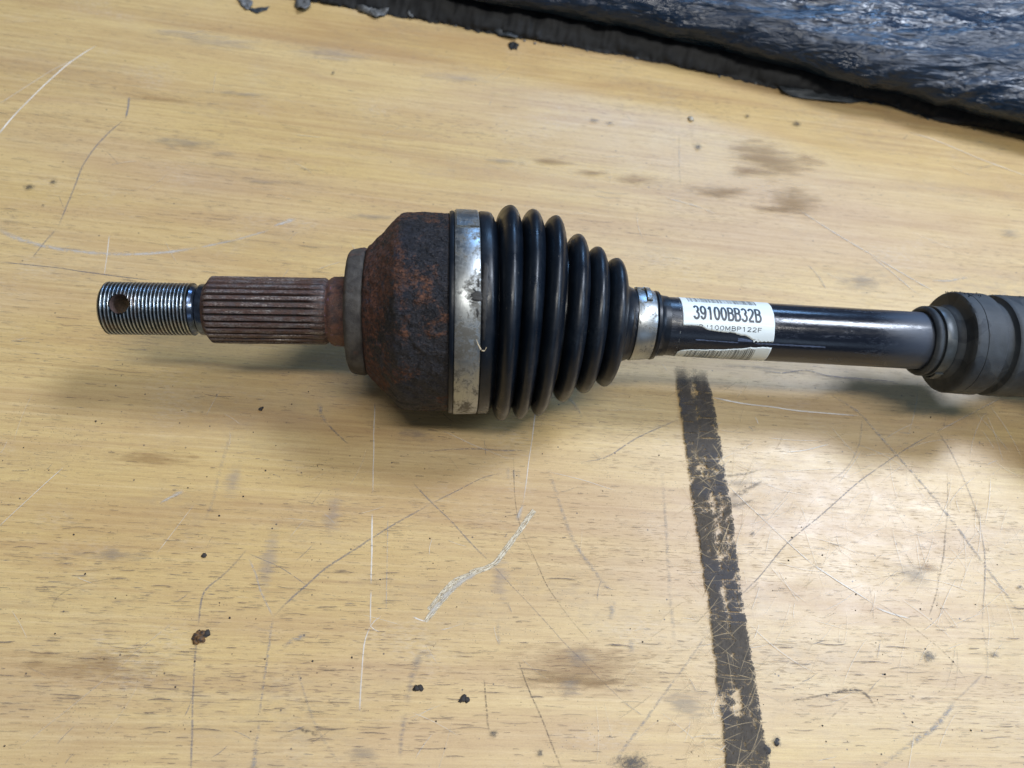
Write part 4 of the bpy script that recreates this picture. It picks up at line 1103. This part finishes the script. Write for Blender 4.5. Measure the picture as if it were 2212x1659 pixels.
# loose flaps of the film
def flap(name, outline, z, mat, parent, curl=3.0, seed=0, org=(0, 0, 0)):
    dd = []
    for a, b in zip(outline, outline[1:]+outline[:1]):
        dd += [a, ((a[0]+b[0])/2+random.uniform(-.22, .22)*abs(b[1]-a[1])+random.uniform(-2.5, 2.5), (a[1]+b[1])/2+random.uniform(-2.5, 2.5))]
    outline = dd
    P3 = [at(px, py, z) for px, py in outline]; c = sum(P3, Vector())/len(P3); n = len(P3)
    vs = [(c.x-org[0], c.y-org[1], z*.7)]; fs = []
    for ring in (.5, 1.0):
        for k, p in enumerate(P3):
            q = c.lerp(p, ring); h = z + 1.5*curl*mn.noise((q.x*.35+seed, q.y*.35, 0))*ring - (0 if ring == .5 else .4*z)
            vs.append((q.x-org[0], q.y-org[1], max(.3, h)))
    for k in range(n):
        k2 = (k+1) % n; fs += [(0, 1+k, 1+k2), (1+k, 1+n+k, 1+n+k2, 1+k2)]
    o = mesh(name, vs, fs, mat, parent)
    m = o.modifiers.new('sub', 'SUBSURF'); m.subdivision_type = 'SIMPLE'; m.levels = m.render_levels = 1
    m = o.modifiers.new('thick', 'SOLIDIFY'); m.thickness = .12*U
    return o
M_flap = plain('dusty_grey_film', (.035, .042, .050), .55, 0, .45, .12, .6)
M_flap2 = plain('torn_pale_film', (.11, .115, .12), .5, 0, .6, .25, .7)
flap('film_flap', [(1672,176),(1700,170),(1780,172),(1850,185),(1905,196),(1935,210),(1880,214),(1800,219),(1740,211),(1690,199)], 2, M_flap, pack, 3.5, 1, (200, 470, 0))
flap('film_flap', [(1925,206),(1975,210),(1968,222),(1940,228),(1922,218)], 3, M_flap, pack, 3, 2, (200, 470, 0))
flap('film_flap', [(640,-12),(668,-6),(672,10),(652,22),(634,6)], 3, M_flap2, pack, 4, 3, (200, 470, 0))
flap('film_flap', [(770,5),(800,2),(840,14),(832,26),(812,34),(790,22),(772,16)], 3, M_flap2, pack, 4, 5, (200, 470, 0))
flap('film_flap', [(880,12),(892,12),(898,24),(890,36),(880,28)], 3, M_flap2, pack, 3, 6, (200, 470, 0))
flap('film_flap', [(1062,46),(1095,58),(1125,66),(1118,80),(1090,74),(1066,62)], 3, M_flap, pack, 3, 7, (200, 470, 0))
bm = bmesh.new()
for i in range(60):
    rr_ = random.random(); px = 980+rr_*1200; py = interp(px, [(560, -10), (870, 34), (1100, 78), (1400, 130), (1700, 190), (2212, 292)])+random.gauss(0, 4)
    c = at(px, py, 0); lump(bm, (c.x, c.y, .3), random.uniform(.3, 1.0), i*1.7, .7)
me = bpy.data.meshes.new('film_shreds'); bm.to_mesh(me); bm.free()
o = link('film_shreds', me, M_flap2); o['kind'] = 'stuff'; o['label'] = 'tiny shreds of torn film along the foot of the package'
s1 = flap('film_scrap', [(508,-8),(530,-6),(547,4),(541,14),(530,19),(519,10)], 1.2, M_flap2, None, 3, 11)
thing(s1, 'torn pale grey scrap of film at the top edge left of the package', 'plastic scrap')
s2 = flap('film_scrap', [(530,16),(550,18),(566,16),(584,15),(577,22),(560,28),(545,25)], .5, M_flap, None, 1.2, 12)
thing(s2, 'flat dark grey flake of film just below the pale scrap', 'plastic scrap')
s3 = flap('film_scrap', [(1098,92),(1112,88),(1122,94),(1118,106),(1104,106)], 1.0, M_under, None, 2, 13)
thing(s3, 'small black curl of film lying just in front of the package', 'plastic scrap')
# glue drop on the bench
bm = bmesh.new(); c = at(1492, 258, 0); lump(bm, (c.x, c.y, .3), 2.0, 3, .6)
me = bpy.data.meshes.new('glue_drop'); bm.to_mesh(me); bm.free()
thing(link('glue_drop', me, plain('dry_glue', (.42, .38, .30), .35)), 'small round pale drop of dried glue behind the bellows', 'glue drop')
